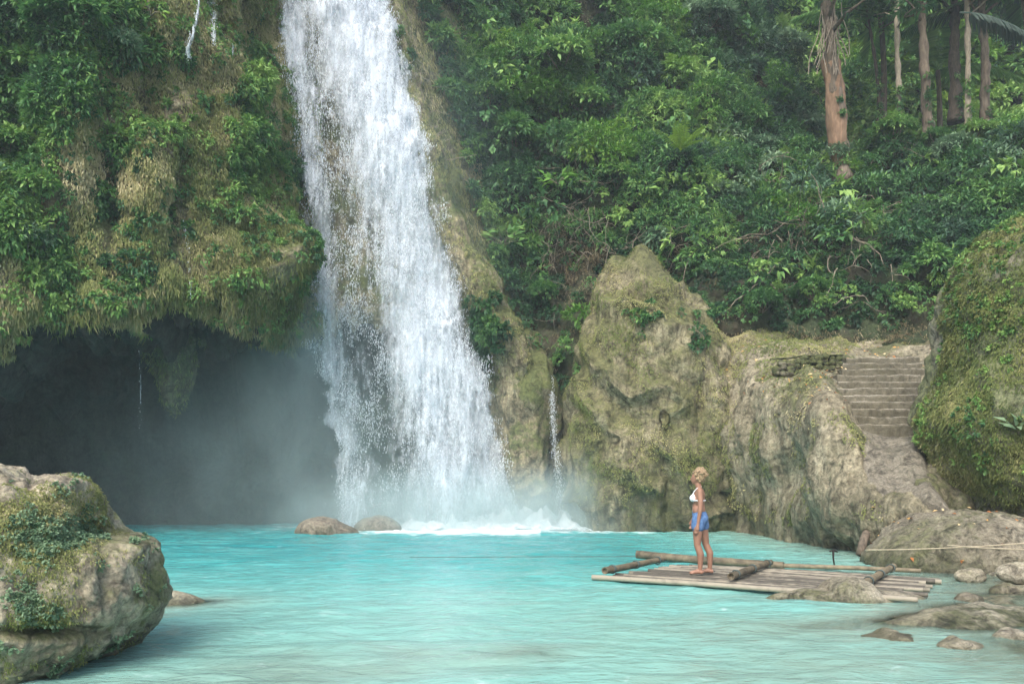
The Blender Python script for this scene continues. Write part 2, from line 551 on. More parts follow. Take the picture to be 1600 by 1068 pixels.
def sample(G, Nn, wts, n):
    wts = np.clip(wts, 0, None)
    # weight by cell area
    a = np.linalg.norm(np.cross(np.gradient(G, axis=0), np.gradient(G, axis=1)), axis=2).ravel()
    q = a * wts; q /= q.sum()
    i = RNG.choice(len(q), n, p=q)
    return G.reshape(-1, 3)[i], Nn.reshape(-1, 3)[i]


# ------------------------------------------------------------------ ground sheet: pool bed, shores, land to the horizon
SY = np.array([-20, 4, 6, 7.66, 9.0, 9.95, 12, 14, 16.3, 17.3, 21.6, 26, 60.])
SX = np.array([9, 4.9, 5.2, 5.9, 6.4, 6.7, 7.2, 8.0, 8.4, 8.0, 8.0, 8, 8.])


def bed_z(x, y):
    xs = np.interp(y, SY, SX)
    d = x - xs
    dm = np.interp(y, [-20, 0, 5, 8, 11, 14, 18, 60], [.5, .5, .30, .42, .70, 1.4, 2.3, 2.3])
    p = np.stack([x, y, np.zeros_like(x)], 1)
    n = fbm(p, .55, 5) * .20 + fbm(p, 2.2, 4) * .07 + (ridged(p, 1.3, 4) - .4) * .13 * sstep(-d, 2.5, -.5) * np.clip(sstep(y, 2, 6), 0, 1)
    dn = -d
    zw = -np.minimum(dm, .02 + .10 * dn + .035 * np.maximum(dn, 0) ** 2)
    zl = np.minimum(d * .22, 2.5)
    z = np.where(d < 0, zw, zl) + n * np.where(d < 0, .75 + .0 * d, 1.0)
    # submerged ledges
    for cx, cyy, rx, ry, a in ((-4.2, 9.9, .9, .5, .75), (.25, 7.1, .55, .35, .22), (2.3, 8.2, 1.5, .7, .22), (4.0, 8.6, 1.3, .5, .30),
                               (3.6, 10.5, 1.2, .5, .25), (5.2, 9.2, 1.1, .8, .22), (4.0, 7.0, 1.6, .8, .12), (-2.2, 6.5, 1.5, .8, .12)):
        z = z + a * np.exp(-(((x - cx) / rx) ** 2 + ((y - cyy) / ry) ** 2))
    # left and far land
    z = np.where(y > 27, np.maximum(z, (y - 27) * .5 - 2), z)
    z = np.where(x < -14, np.maximum(z, (-14 - x) * .4 - 2), z)
    z = np.where(y < -14, np.maximum(z, (-14 - y) * .3 - 1), z)
    return np.minimum(z, 6)


xs = np.concatenate([np.linspace(-400, -30, 12), np.linspace(-28, -10, 30), np.linspace(-9.8, 12, 330), np.linspace(12.5, 30, 30), np.linspace(35, 400, 12)])
ys = np.concatenate([np.linspace(-200, -20, 10), np.linspace(-18, 3, 24), np.linspace(3.2, 16, 260), np.linspace(16.2, 30, 60), np.linspace(34, 400, 14)])
X, Y = np.meshgrid(xs, ys)
Z = bed_z(X.ravel(), Y.ravel())
o = obj('ground', np.stack([X.ravel(), Y.ravel(), Z], 1), gridfaces(len(ys), len(xs))[:, ::1], M['bed'])
tag(o, kind='structure')

# ------------------------------------------------------------------ pool water
def water_mat():
    m, nt, out = newmat('milky turquoise water'); N = NT(nt)
    dep = N.attr('depth'); foam = N.attr('foam')
    p = N.pos(); pa = N.pos((.8, 1.5, 1))
    deep = N.ramp(dep, [(0.0, (.36, .48, .38)), (0.18, (.225, .44, .375)), (0.38, (.115, .375, .345)), (0.7, (.045, .30, .295)), (1.0, (.024, .245, .255))])
    n1 = N.noise(pa, .8, 5, .6, .6)
    deep = N.mix(N.math('MULTIPLY', N.ramp(n1, [(.4, 0.), (.75, 1.)]), .35), deep, (.22, .55, .50))
    # small white crests drifting away from the fall
    wc = N.noise(pa, 3.4, 6, .62, 1.2)
    crest = N.ramp(wc, [(.60, 0.), (.76, .6)])
    fo = N.math('ADD', N.math('MULTIPLY', foam, 1.35), N.math('SUBTRACT', N.math('MULTIPLY', N.noise(p, 1.6, 8, .68, .8), 1.4), 1.15))
    fo = N.ramp(fo, [(.0, 0.), (.5, 1.)])
    whit = N.math('MAXIMUM', fo, N.math('MULTIPLY', crest, .55))
    col = N.mix(whit, deep, (.80, .87, .88))
    alpha = N.math('SUBTRACT', 1.0, N.math('POWER', 2.718, N.math('MULTIPLY', dep, -11.0)))
    alpha = N.math('MAXIMUM', alpha, whit)
    d = N.n('ShaderNodeBsdfDiffuse'); N.l(col, d.inputs[0])
    tr = N.n('ShaderNodeBsdfTransparent'); tr.inputs[0].default_value = (.80, .93, .90, 1)
    mx = N.n('ShaderNodeMixShader'); N.l(alpha, mx.inputs[0]); N.l(tr.outputs[0], mx.inputs[1]); N.l(d.outputs[0], mx.inputs[2])
    gl = N.n('ShaderNodeBsdfGlossy'); gl.inputs['Roughness'].default_value = .12; gl.inputs['Color'].default_value = (1, 1, 1, 1)
    h = N.math('ADD', N.math('MULTIPLY', N.noise(pa, 2.2, 6, .6, .5), 1.0), N.math('MULTIPLY', N.noise(pa, 9, 3, .5, .3), .22))
    bp = N.n('ShaderNodeBump', Strength=.5, Distance=.10); N.l(h, bp.inputs['Height'])
    fr = N.n('ShaderNodeFresnel', IOR=1.33)
    for s in (gl, d, fr): N.l(bp.outputs[0], s.inputs['Normal'])
    frs = N.math('MULTIPLY', fr.outputs[0], N.math('SUBTRACT', .85, N.math('MULTIPLY', whit, .7)), True)
    m2 = N.n('ShaderNodeMixShader'); N.l(frs, m2.inputs[0]); N.l(mx.outputs[0], m2.inputs[1]); N.l(gl.outputs[0], m2.inputs[2])
    N.l(m2.outputs[0], out.inputs[0])
    return m


xs = np.concatenate([np.linspace(-40, -14, 20), np.linspace(-13.5, 10, 420), np.linspace(10.5, 25, 14)])
ys = np.concatenate([np.linspace(-16, 3, 16), np.linspace(3.1, 28, 520)])
X, Y = np.meshgrid(xs, ys)
x, y = X.ravel(), Y.ravel()
p = np.stack([x, y, 0 * x], 1)
rip = fbm(p, .9, 4, sc3=(.8, 1.3, 1)) * .045 + fbm(p, 3.3, 3, sc3=(.8, 1.3, 1)) * .012
near = np.exp(-(((x + 1.5) / 5) ** 2 + ((y - 23.6) / 2.4) ** 2))
rip = rip * (1 + 2.5 * near)
dep = np.clip(-bed_z(x, y), 0, 3) / 2.2
lin = np.where(x < -5.5, np.hypot((x + 5.5) * .7, y - 24.0), np.where(x > .8, np.hypot((x - .8) * .42, (y - 24.4) * 1.0), np.abs(y - 23.6)))
foam = np.exp(-(lin / 2.7) ** 2) * np.interp(x, [-8, -5, -3, 6], [.35, .55, 1.15, 1.1])
o = obj('water', np.stack([x, y, rip], 1), gridfaces(len(ys), len(xs)), water_mat(), attrs={'depth': dep, 'foam': foam})
tag(o, kind='structure')

# ------------------------------------------------------------------ left cliff with the cave, behind the fall and right of it
#   X, base Y, wall Y at 2.5 m, ceiling Y, lip z, lip Y, Y at 8, 11, 14.5, 20, 30 m
cols = [
    (-26, 16, 16.5, 16, 3.0, 14.0, 14.5, 15.0, 15.5, 17.0, 20),
    (-17, 22, 22.5, 21, 3.0, 17.2, 17.4, 17.6, 18.0, 19.5, 22),
    (-13.5, 24, 25, 23.5, 3.6, 18.0, 18.2, 18.3, 18.6, 20.0, 23),
    (-12.2, 24.6, 26, 24.5, 4.05, 18.5, 18.6, 18.8, 19.2, 20.5, 23),
    (-11.3, 25, 26.5, 25, 5.15, 19.0, 18.8, 19.2, 19.6, 21.0, 24),
    (-10.2, 25, 26.5, 25, 5.2, 19.3, 19.0, 19.3, 19.8, 21.5, 24),
    (-9.1, 25, 26.5, 25, 5.2, 19.6, 19.3, 19.6, 20.2, 22.0, 25),
    (-8.5, 25, 26.2, 24.5, 5.75, 19.9, 19.8, 20.2, 21.0, 22.6, 25),
    (-7.8, 25, 26.0, 24.5, 5.6, 20.6, 21.0, 22.2, 23.2, 24.4, 26),
    (-7.1, 25.3, 26.3, 25, 5.3, 21.8, 23.0, 24.2, 24.9, 25.8, 27),
    (-6.4, 25.6, 26.6, 25.6, 5.3, 23.4, 24.6, 25.3, 25.8, 26.6, 28),
    (-5.4, 26, 27.0, 26.4, 6.3, 24.8, 25.0, 25.4, 25.9, 27.0, 29),
    (-3.8, 26, 27.0, 26.6, 6.00, 25.4, 25.6, 25.9, 26.3, 27.2, 29),
    (-2.2, 26, 26.6, 26.2, 6.00, 25.5, 25.6, 26.2, 28.5, 30, 33),
    (-0.9, 25.2, 25.4, 25.4, 5.60, 25.2, 26.6, 29.5, 31, 33, 36),
    (0.1, 24.6, 24.6, 24.8, 4.80, 25.0, 29.2, 32, 34, 36, 38),
    (0.9, 24.5, 24.6, 24.9, 4.60, 25.4, 30.0, 33, 35, 37, 39),
    (1.5, 25.6, 25.8, 25.9, 4.20, 26.4, 30.5, 33, 35, 37, 39),
    (2.6, 25.0, 25.2, 25.4, 4.00, 26.0, 30.5, 33, 35, 37, 39),
    (4.0, 25.0, 25.2, 25.4, 4.00, 26.0, 30.5, 33, 35, 37, 39)]
C = []
for r in range(11):
    row = []
    for (Xc, b0, b1, b2, lz, ly, y8, y11, y14, y20, y30) in cols:
        row.append([(Xc, b0, -1.0), (Xc, b0 + .3, .8), (Xc, b1, 2.4), (Xc, b2, lz - .2 if b2 - ly < 1 else max(lz + .5, 6.1)), (Xc, ly + .35, lz + .05), (Xc, ly, lz + .45),
                    (Xc, y8, 8.), (Xc, y11, 11.), (Xc, y14, 14.5), (Xc, y20, 20.), (Xc, y30, 30.)][r])
    C.append(row)
G = patch(C, 400, 520)
Nn = -gnormals(G)
if Nn[300, 100, 1] > 0: Nn = -Nn
Pf = G.reshape(-1, 3)
px, py = pxof(Pf)
# vertical flutes, hanging curtains, big lumps, then rough crust
d = ridged(Pf, .55, 4, (1.0, .6, .24)) * .62 + fbm(Pf, .38, 4) * .8 + ridged(Pf, 1.6, 4, (1.0, 1.0, .42), 9) * .16 + fbm(Pf, 3.2, 4) * .09
d = d * np.interp(Pf[:, 0], [-7.5, -5.5, -1.5, 0], [1, .55, .55, .8])
bumps = [(365, 430, 65, 65, 1.6), (300, 240, 45, 90, .5), (235, 270, 40, 100, .8), (110, 230, 45, 110, .7), (200, 470, 80, 60, .5), (40, 500, 40, 90, .4), (70, 60, 120, 60, .9)]
up = np.clip((Pf[:, 2] - 4.0), 0, 1)
d = d + gmask(px, py, bumps) * up
d = d - gmask(px, py, [(175, 250, 18, 100, .6), (265, 330, 18, 70, .7), (290, 420, 18, 60, .6), (235, 140, 22, 50, .8), (450, 330, 20, 60, .3)]) * up
# ragged lower lip
lipz = np.interp(Pf[:, 0], [c[0] for c in cols], [c[4] for c in cols])
near_lip = np.exp(-((Pf[:, 2] - lipz - .2) / .5) ** 2) * np.interp(Pf[:, 0], [-2, -1], [1, 0])
inn = sstep(lipz + .35 - Pf[:, 2], 0, .5) * np.interp(Pf[:, 0], [-2, -1], [1, 0])
d = d * (1 - .75 * inn)
Pf = Pf + Nn.reshape(-1, 3) * d[:, None]
Pf[:, 2] += near_lip * (ridged(Pf, 1.3, 3, (1, .3, .0)) - .35) * .75
G2 = Pf.reshape(G.shape)
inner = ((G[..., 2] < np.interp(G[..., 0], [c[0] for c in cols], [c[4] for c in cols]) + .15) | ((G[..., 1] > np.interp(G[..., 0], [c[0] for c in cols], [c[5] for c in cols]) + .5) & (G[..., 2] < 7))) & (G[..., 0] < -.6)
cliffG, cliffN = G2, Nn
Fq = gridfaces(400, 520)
# split in two sheets of rock: the open face and the cave with shade in its colour
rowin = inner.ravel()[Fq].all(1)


def sub(V, Fq):
    u, inv = np.unique(Fq, return_inverse=True)
    return V[u], inv.reshape(Fq.shape)


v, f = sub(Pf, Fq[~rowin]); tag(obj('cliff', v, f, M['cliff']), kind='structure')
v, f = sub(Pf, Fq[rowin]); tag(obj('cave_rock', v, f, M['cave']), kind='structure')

# flowstone buttress running down beside the fall: a stack of fluted draperies
path = [P(586, -160, 26.4), P(612, 0, 26.0), P(640, 130, 25.5), P(664, 220, 25.1), P(688, 310, 24.8), P(722, 390, 24.5), P(750, 450, 24.4), P(782, 520, 24.4), P(808, 590, 24.6), P(812, 680, 25.0)]
A = patch(np.array(path)[:, None, :].repeat(2, 1), 220, 2)[:, 0]
rad = np.interp(np.linspace(0, 1, 220), [0, .2, .45, .6, .75, .9, 1], [.26, .27, .30, .42, .50, .44, .3])
k = 90
an = np.linspace(0, 2 * np.pi, k, endpoint=False)
V = np.zeros((220, k, 3))
for i in range(220):
    V[i] = A[i] + rad[i] * np.stack([np.cos(an), np.sin(an) * 1.0, 0 * an], 1)
Vf = V.reshape(-1, 3)
nn = np.tile(np.stack([np.cos(an), np.sin(an), 0 * an], 1), (220, 1))
shear = Vf.copy(); shear[:, 0] -= np.repeat(A[:, 0], k)
Vf = Vf + nn * (ridged(shear, 1.9, 3, (1, 1, .10)) * .22 + fbm(Vf, 1.0, 4) * .22 + fbm(Vf, 5, 3) * .05)[:, None]
butG = Vf.reshape(220, k, 3); butN = nn.reshape(220, k, 3)
o = obj('cliff_buttress', Vf, gridfaces(220, k, True), M['cliff']); tag(o, kind='structure')


# ------------------------------------------------------------------ boulders from a traced outline, real size and thickness
def blob(name, outline, Yc, ry, cpx, cpy, mat, label, cat, disp=.25, seed=0, nth=320, nph=170, fl=0.8, dscale=1.0, group=None, extra=None, kind=None, fine=1.0):
    c = P(cpx, cpy, Yc)
    pts = np.array([P(a, b, Yc) for a, b in outline]) - c
    th0 = np.arctan2(pts[:, 2], pts[:, 0]); r0 = np.hypot(pts[:, 0], pts[:, 2])
    o_ = np.argsort(th0); th0, r0 = th0[o_], r0[o_]
    th = np.linspace(-np.pi, np.pi, nth, endpoint=False)
    R = np.interp(th, np.concatenate([th0 - 2 * np.pi, th0, th0 + 2 * np.pi]), np.tile(r0, 3))
    ker = np.ones(7) / 7
    R = np.convolve(np.concatenate([R[-3:], R, R[:3]]), ker, 'valid')
    Rm = np.convolve(np.concatenate([R[-40:], R, R[:40]]), np.ones(81) / 81, 'valid')
    ph = np.linspace(0.02, np.pi - .02, nph)
    s = np.sin(ph)[:, None] ** fl
    b = np.sin(ph)[:, None] ** 2
    RR = Rm * (1 - b) + R * b
    V = np.stack([RR * s * np.cos(th), -ry * np.cos(ph)[:, None] * np.ones_like(th), RR * s * np.sin(th)], -1) + c
    N_ = unit((V - c).reshape(-1, 3) / np.array([Rm.mean(), ry, Rm.mean()]) ** 2)
    Vf = V.reshape(-1, 3)
    q = Vf * dscale
    dd = (fbm(q, .7, 4, off=seed) * 1.1 + ridged(q, 1.0, 4, (1, 1, .8), seed + 5) * .55 + fbm(q, 3.1, 4, off=seed) * .42 * fine + ridged(q, 2.4, 4, (1, 1, .6), off=seed) * .30 + ridged(q, 6.5, 3, off=seed) * .16 * fine) * disp
    dd = dd - dd.mean()
    if extra is not None: dd = dd + extra(Vf)
    Vf = Vf + N_ * dd[:, None]
    Fc = [tuple(x) for x in gridfaces(nph, nth, True)]
    Fc.append(tuple(range(nth))); Fc.append(tuple(range((nph - 1) * nth, nph * nth))[::-1])
    loc = (c[0], c[1], Vf[:, 2].min())
    root = thing(name, label, cat, loc, group)
    body = obj('rock', Vf, Fc, mat, root)
    if kind: root['kind'] = kind
    return root, Vf.reshape(nph, nth, 3), N_.reshape(nph, nth, 3)


# big foreground boulder, bottom left
outl = [(-330, 770), (-200, 735), (-80, 735), (-10, 736), (22, 740), (46, 752), (60, 758), (96, 748), (124, 762), (144, 795), (153, 824), (168, 834), (208, 846), (228, 864), (238, 908),
        (246, 945), (222, 982), (190, 1010), (135, 1040), (60, 1066), (-60, 1095), (-260, 1090), (-380, 960)]
def ex(Vf):
    px, py = pxof(Vf)
    return -gmask(px, py, [(50, 765, 9, 22, .10), (70, 985, 90, 9, .20), (150, 830, 25, 10, .10), (160, 900, 10, 50, .06)]) + gmask(px, py, [(95, 770, 40, 22, .12), (205, 855, 30, 20, .10), (0, 760, 30, 25, .10)])
bl_root, blG, blN = blob('boulder', outl, 6.9, 1.15, -30, 905, M['boulder'], 'huge brown boulder with small green creepers filling the bottom left corner', 'boulder', .11, 3, 420, 240, .62, 2.0, extra=ex)

# moss covered boulder at the right edge
outr = [(1700, 318), (1640, 322), (1600, 335), (1565, 357), (1535, 390), (1506, 430), (1495, 465), (1502, 520), (1486, 570), (1468, 620), (1462, 662), (1474, 712), (1500, 762), (1540, 815), (1590, 862),
        (1650, 885), (1760, 850), (1860, 760), (1900, 600), (1860, 420), (1780, 340)]
br_root, brG, brN = blob('mossy_boulder', outr, 15.3, 2.6, 1665, 600, M['greenrock'], 'huge green moss covered boulder leaning over the steps at the right edge', 'boulder', .22, 21, 420, 240, .7, .9)

# pointed outcrop in the middle
outo = [(985, 396), (966, 408), (942, 432), (930, 458), (922, 505), (912, 550), (902, 590), (892, 625), (888, 680), (890, 760), (892, 850), (1000, 900), (1100, 900), (1190, 880), (1180, 760), (1165, 660),
        (1140, 590), (1122, 545), (1105, 510), (1080, 480), (1052, 452), (1028, 428), (1008, 408)]
def exo(Vf):
    # slanting ribs running down to the right, as on the photographed rock
    q = Vf[:, 0] * .75 + Vf[:, 2] * .55 + fbm(Vf, .5, 3) * 1.2
    px, py = pxof(Vf)
    return (1 - np.abs(np.mod(q, 1.35) / .675 - 1)) ** 1.5 * .38 - .1 + gmask(px, py, [(1000, 640, 60, 40, -.4), (985, 560, 12, 40, -.3), (1100, 630, 8, 50, -.35), (930, 720, 40, 60, -.25), (990, 790, 60, 30, -.3)])
oc_root, ocG, ocN = blob('rock_outcrop', outo, 24.0, 2.3, 1015, 660, M['outcrop'], 'tall pointed mossy rock outcrop rising from the pool right of the waterfall', 'rock', .16, 41, 420, 260, .8, .8, extra=exo)

# rounded rock on the bank below the mossy boulder
outb = [(1352, 876), (1366, 856), (1392, 836), (1432, 814), (1480, 800), (1528, 796), (1570, 808), (1600, 830), (1680, 860), (1720, 930), (1600, 960), (1450, 940), (1370, 910)]
bb_root, bbG, bbN = blob('bank_boulder', outb, 14.2, 1.7, 1520, 880, M['palebank'], 'low rounded tan rock on the bank under the mossy boulder', 'rock', .11, 61, 260, 150, .7, 1.3)

# two rocks where the fall lands
blob('pool_rock', [(460, 832), (464, 820), (485, 812), (512, 811), (530, 818), (548, 824), (566, 832), (560, 842), (510, 846), (465, 842)], 21.6, .8, 512, 834, M['wetstone'],
     'brown rounded rock poking out of the turquoise water before the waterfall', 'rock', .05, 71, 120, 70, .8, 1.5)
blob('pool_rock', [(552, 832), (560, 815), (580, 808), (610, 809), (625, 820), (632, 834), (590, 846), (556, 842)], 22.6, .7, 592, 832, M['wetstone'],
     'pale misted rock half hidden in spray at the foot of the waterfall', 'rock', .05, 77, 120, 70, .8, 1.5)
# low mounds at the raft end and stones in the shallows
blob('shore_rock', [(1170, 938), (1225, 929), (1290, 924), (1370, 924), (1430, 930), (1475, 942), (1400, 966), (1300, 970), (1210, 960)], 10.3, .42, 1318, 944, M['palestone'],
     'low tan mossy rock in the shallows in front of the raft', 'rock', .022, 83, 160, 80, .8, 2.0)
for k_, (a, b, rx, rz, Yr, lb) in enumerate([
        (1512, 938, 24, 11, 10.2, 'small dark green stone beside the right end of the raft'),
        (1572, 925, 26, 14, 10.8, 'stone at the right edge below the ropes'),
        (1395, 1003, 70, 9, 7.9, 'flat pale stone just breaking the shallow water at lower right'),
        (1585, 1002, 40, 15, 7.8, 'rough tan stone in the lower right shallows at the frame edge'),
        (1560, 962, 42, 11, 9.0, 'flat tan stone on the right shore between the raft end and the frame edge'),
        (1465, 962, 34, 9, 9.0, 'small tan stone in the water below the right end of the raft'),
        (1590, 895, 34, 16, 11.6, 'tan rock at the right edge just under the ropes'),
        (1515, 900, 26, 12, 11.9, 'round tan stone at the foot of the low bank rock'),
        (1500, 1010, 44, 8, 7.4, 'flat submerged pale stone at lower right nearer the middle')]):
    pol = [(a + rx * math.cos(t), b + rz * math.sin(t)) for t in np.linspace(0, 2 * np.pi, 14, endpoint=False)]
    blob('shore_stone', pol, Yr, rx / F * Yr * .7, a, b, M['wetstone'] if k_ == 0 else M['palestone'], lb, 'stone', .04, 90 + k_, 90, 50, .8, 2.5)

# hanging rock tooth inside the cave mouth
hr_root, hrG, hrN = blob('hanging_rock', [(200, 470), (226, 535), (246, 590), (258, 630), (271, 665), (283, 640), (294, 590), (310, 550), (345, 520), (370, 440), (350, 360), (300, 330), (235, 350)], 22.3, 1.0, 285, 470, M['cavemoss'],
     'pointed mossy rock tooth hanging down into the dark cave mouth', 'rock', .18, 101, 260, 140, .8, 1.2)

# ------------------------------------------------------------------ rock bank with the ledge of the steps
Cb = [
    [(1040, 826, 23.6), (1060, 700, 23.4), (1080, 620, 23.6), (1100, 560, 24.2), (1110, 520, 25.5), (1110, 490, 27)],
    [(1140, 828, 22.3), (1148, 720, 21.7), (1150, 630, 21.6), (1160, 570, 22.2), (1160, 540, 23.8), (1160, 510, 26)],
    [(1220, 842, 19.5), (1225, 740, 19.0), (1226, 650, 19.3), (1230, 596, 20.4), (1230, 552, 22.4), (1230, 530, 24.6)],
    [(1290, 853, 17.5), (1285, 750, 16.9), (1285, 660, 17.4), (1285, 606, 18.9), (1290, 560, 21.4), (1290, 532, 24)],
    [(1345, 862, 16.3), (1335, 775, 15.9), (1335, 690, 16.4), (1325, 640, 18.0), (1318, 566, 20.8), (1318, 534, 23.6)],
    [(1400, 870, 15.4), (1395, 780, 15.3), (1385, 700, 16.6), (1380, 668, 17.5), (1380, 566, 20.9), (1380, 532, 23.4)],
    [(1460, 880, 14.6), (1450, 780, 14.9), (1445, 710, 16.2), (1440, 668, 17.4), (1440, 562, 20.8), (1440, 528, 23)],
    [(1550, 890, 14.0), (1540, 780, 15.5), (1520, 720, 16.6), (1510, 668, 17.6), (1510, 556, 20.5), (1510, 524, 22.6)],
    [(1800, 900, 13.4), (1780, 780, 14.8), (1760, 720, 16.0), (1740, 668, 17.0), (1720, 556, 20.0), (1720, 510, 22.2)]]
Cw = []
for col in Cb:
    w0 = P(*col[0]); row = [np.array([w0[0], w0[1] - .1, -1.5])] + [P(*c_) for c_ in col]
    Cw.append(row)
G = patch(np.array(Cw).transpose(1, 0, 2), 300, 360)
Nn = gnormals(G)
if Nn[120, 150, 1] > 0: Nn = -Nn
Pf = G.reshape(-1, 3)
px, py = pxof(Pf)
stepm = gmask(px, py, [(1380, 610, 70, 60, 1.0)])
stepm = np.clip(stepm * 1.5, 0, 1)
d = fbm(Pf, .45, 3) * .42 + ridged(Pf, .8, 3, (1, 1, .3), 3) * .20 + fbm(Pf, 2.6, 5, sc3=(1, 1, .5)) * .09 + ridged(Pf, 6, 3) * .03
d = d * (1 - .92 * stepm) - .16 * stepm
d += gmask(px, py, [(1235, 735, 18, 45, -.5), (1385, 735, 50, 45, -.35), (1100, 620, 8, 60, -.3), (1300, 640, 30, 30, .25), (1190, 720, 30, 60, .25), (1320, 800, 20, 30, .2), (1345, 850, 6, 20, -.2)])
Pf = Pf + Nn.reshape(-1, 3) * d[:, None]
bankG = Pf.reshape(G.shape); bankN = Nn
tag(obj('rock_bank', Pf, gridfaces(300, 360), M['bank']), kind='structure')

# rough poured slab under the steps
Cs = [[P(1338, 668, 17.25), P(1385, 670, 17.2), P(1440, 668, 17.0)], [P(1335, 705, 16.5), P(1385, 712, 16.3), P(1445, 705, 15.9)], [P(1345, 745, 15.9), P(1390, 752, 15.7), P(1460, 745, 15.2)], [P(1375, 792, 15.2), P(1410, 800, 14.9), P(1480, 785, 14.4)]]
G = patch(Cs, 80, 80)
Nn_ = gnormals(G)
if Nn_[40, 40, 1] > 0: Nn_ = -Nn_
edge = np.minimum.outer(np.minimum(np.arange(80), 79 - np.arange(80)), np.full(80, 99))
edge = np.minimum(edge, np.minimum(np.arange(80), 79 - np.arange(80))[None, :])
Pf = G.reshape(-1, 3); Pf = Pf + Nn_.reshape(-1, 3) * (fbm(Pf, 1.2, 4) * .15 + fbm(Pf, 6, 3) * .04 + .05 - .35 * np.exp(-edge.ravel() / 4.))[:, None]
tag(obj('rock_slab', Pf, gridfaces(80, 80), M['slab']), kind='structure')

# steps
st = thing('stone_steps', 'worn flight of stone steps climbing the bank beside the mossy boulder', 'steps', P(1380, 668, 17.3))
NS = 11
for i in range(NS):
    t = i / (NS - 1)
    yy = 17.25 + t * 3.3
    zz = CH + (HY - 663) / F * 17.25 + t * (CH + (HY - 558) / F * 20.55 - CH - (HY - 663) / F * 17.25)
    x0 = (np.interp(i, [0, 2, 4, 10], [1338, 1320, 1308, 1318]) - CX + random.uniform(-5, 5)) / F * yy
    x1 = (np.interp(i, [0, 10], [1440, 1440]) - CX + random.uniform(-3, 8)) / F * yy
    n = 60
    xs_ = np.linspace(x0, x1, n)
    q = np.stack([xs_, np.full(n, yy), np.full(n, i * 3.3)], 1)
    fr = fbm(q, 1.6, 4) * .07 + fbm(q, 7, 2) * .02; up_ = fbm(q, 1.9, 3, off=7) * .035 - .02 * (xs_ - xs_[0]) / 3
    tilt = .012 * (xs_ - x0)
    prof = [(.00, -.30), (.015, -.05), (.03, -.012), (.06, 0.0), (.20, .004), (.42, .0), (.44, -.3)]
    V = np.stack([np.stack([xs_, yy + a + fr * (1 if a < .3 else .3), zz + b + up_ + tilt], 1) for a, b in prof])
    Fc = [tuple(f_) for f_ in gridfaces(len(prof), n)]
    Fc.append(tuple(k_ * n for k_ in range(len(prof)))[::-1]); Fc.append(tuple(k_ * n + n - 1 for k_ in range(len(prof))))
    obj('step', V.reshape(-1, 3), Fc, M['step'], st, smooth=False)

# dry stone retaining wall left of the top step
wl = thing('stone_wall', 'low mossy dry stone wall left of the top of the steps', 'wall', P(1260, 585, 20.8))
mb = MB()
for r in range(4):
    xq = 1203. + random.uniform(0, 6)
    while xq < 1312:
        wd = random.uniform(7, 15); hh_ = random.uniform(.07, .105)
        zt = np.interp(xq, [1205, 1312], [584, 585]) - r * 8.5 + random.uniform(-2, 2)
        if zt > np.interp(xq, [1205, 1230, 1312], [572, 562, 554]):
            c_ = P(xq + wd / 2, zt, 20.35 + r * .05 + random.uniform(-.05, .05))
            V, Fc = ellipsoid(c_, (wd / F * 20.5 * .58, .17, hh_), 16, 12)
            V = c_ + (V - c_) * (1 + .38 * perlin(V * 6) + .1 * perlin(V * 17))[:, None]
            mb.add(V, Fc)
        xq += wd * .95
mb.build('stones', M['wallstone'], wl)
mb = MB()
V, Fc = tube([P(1204, 561 - k_ * .7, 20.5) * (1 - k_ / 12) + P(1316, 554, 20.5) * (k_ / 12) for k_ in range(13)], .07, 10)
V[:, 2] = V[:, 2] * .35 + .65 * np.interp(V[:, 0], [P(1204, 0, 20.5)[0], P(1316, 0, 20.5)[0]], [P(0, 561, 20.5)[2], P(0, 554, 20.5)[2]]) + perlin(V * 3) * .03
mb.add(V, Fc)
mb.build('coping', M['wallstone'], wl)

# ------------------------------------------------------------------ hillside on the right
HX = np.array([-6, -3, 0, 2, 4, 7, 10, 13, 17, 24, 40.])
HB = np.array([27.6, 27.0, 26.6, 26.2, 25.6, 24.0, 22.8, 21.6, 20.0, 17, 14.])       # Y at z = 4.6
HS = np.array([.22, .28, .33, .38, .45, .62, .75, .80, .80, .8, .8])
rows = []
for (z, kk) in ((1.0, -.2), (4.6, 0), (7, 1.), (9.5, 2.), (12, 3.), (14, 3.9), (16, 5), (20, 7), (26, 10), (34, 14)):
    row = []
    for i, Xc in enumerate(HX):
        Yv = HB[i] + (z - 4.6) * HS[i]
        zz = z
        if Xc >= 10 and z >= 14:      # the slope eases into a terrace where the trees stand
            zz = 12.8 + (z - 14) * .14; Yv = HB[i] + 9.4 * HS[i] - 1.2 + (z - 14) * .8
        row.append((Xc + (Yv - 24) * .25 * (1 if Xc > 5 else .1), Yv, zz))
    rows.append(row)
G = patch(rows, 300, 420)
Nn = gnormals(G)
if Nn[100, 150, 1] > 0: Nn = -Nn
Pf = G.reshape(-1, 3)
px, py = pxof(Pf)
d = fbm(Pf, .28, 3) * 1.3 + fbm(Pf, .9, 4) * .5 + fbm(Pf, 3, 3) * .12
d = d + gmask(px, py, [(1430, 372, 60, 16, -1.3), (1170, 470, 50, 25, .6), (1330, 300, 60, 50, .5), (1480, 290, 60, 40, .4)])
Pf = Pf + Nn.reshape(-1, 3) * d[:, None]
hillG, hillN = Pf.reshape(G.shape), Nn
tag(obj('hillside', Pf, gridfaces(300, 420), M['soil']), kind='structure')

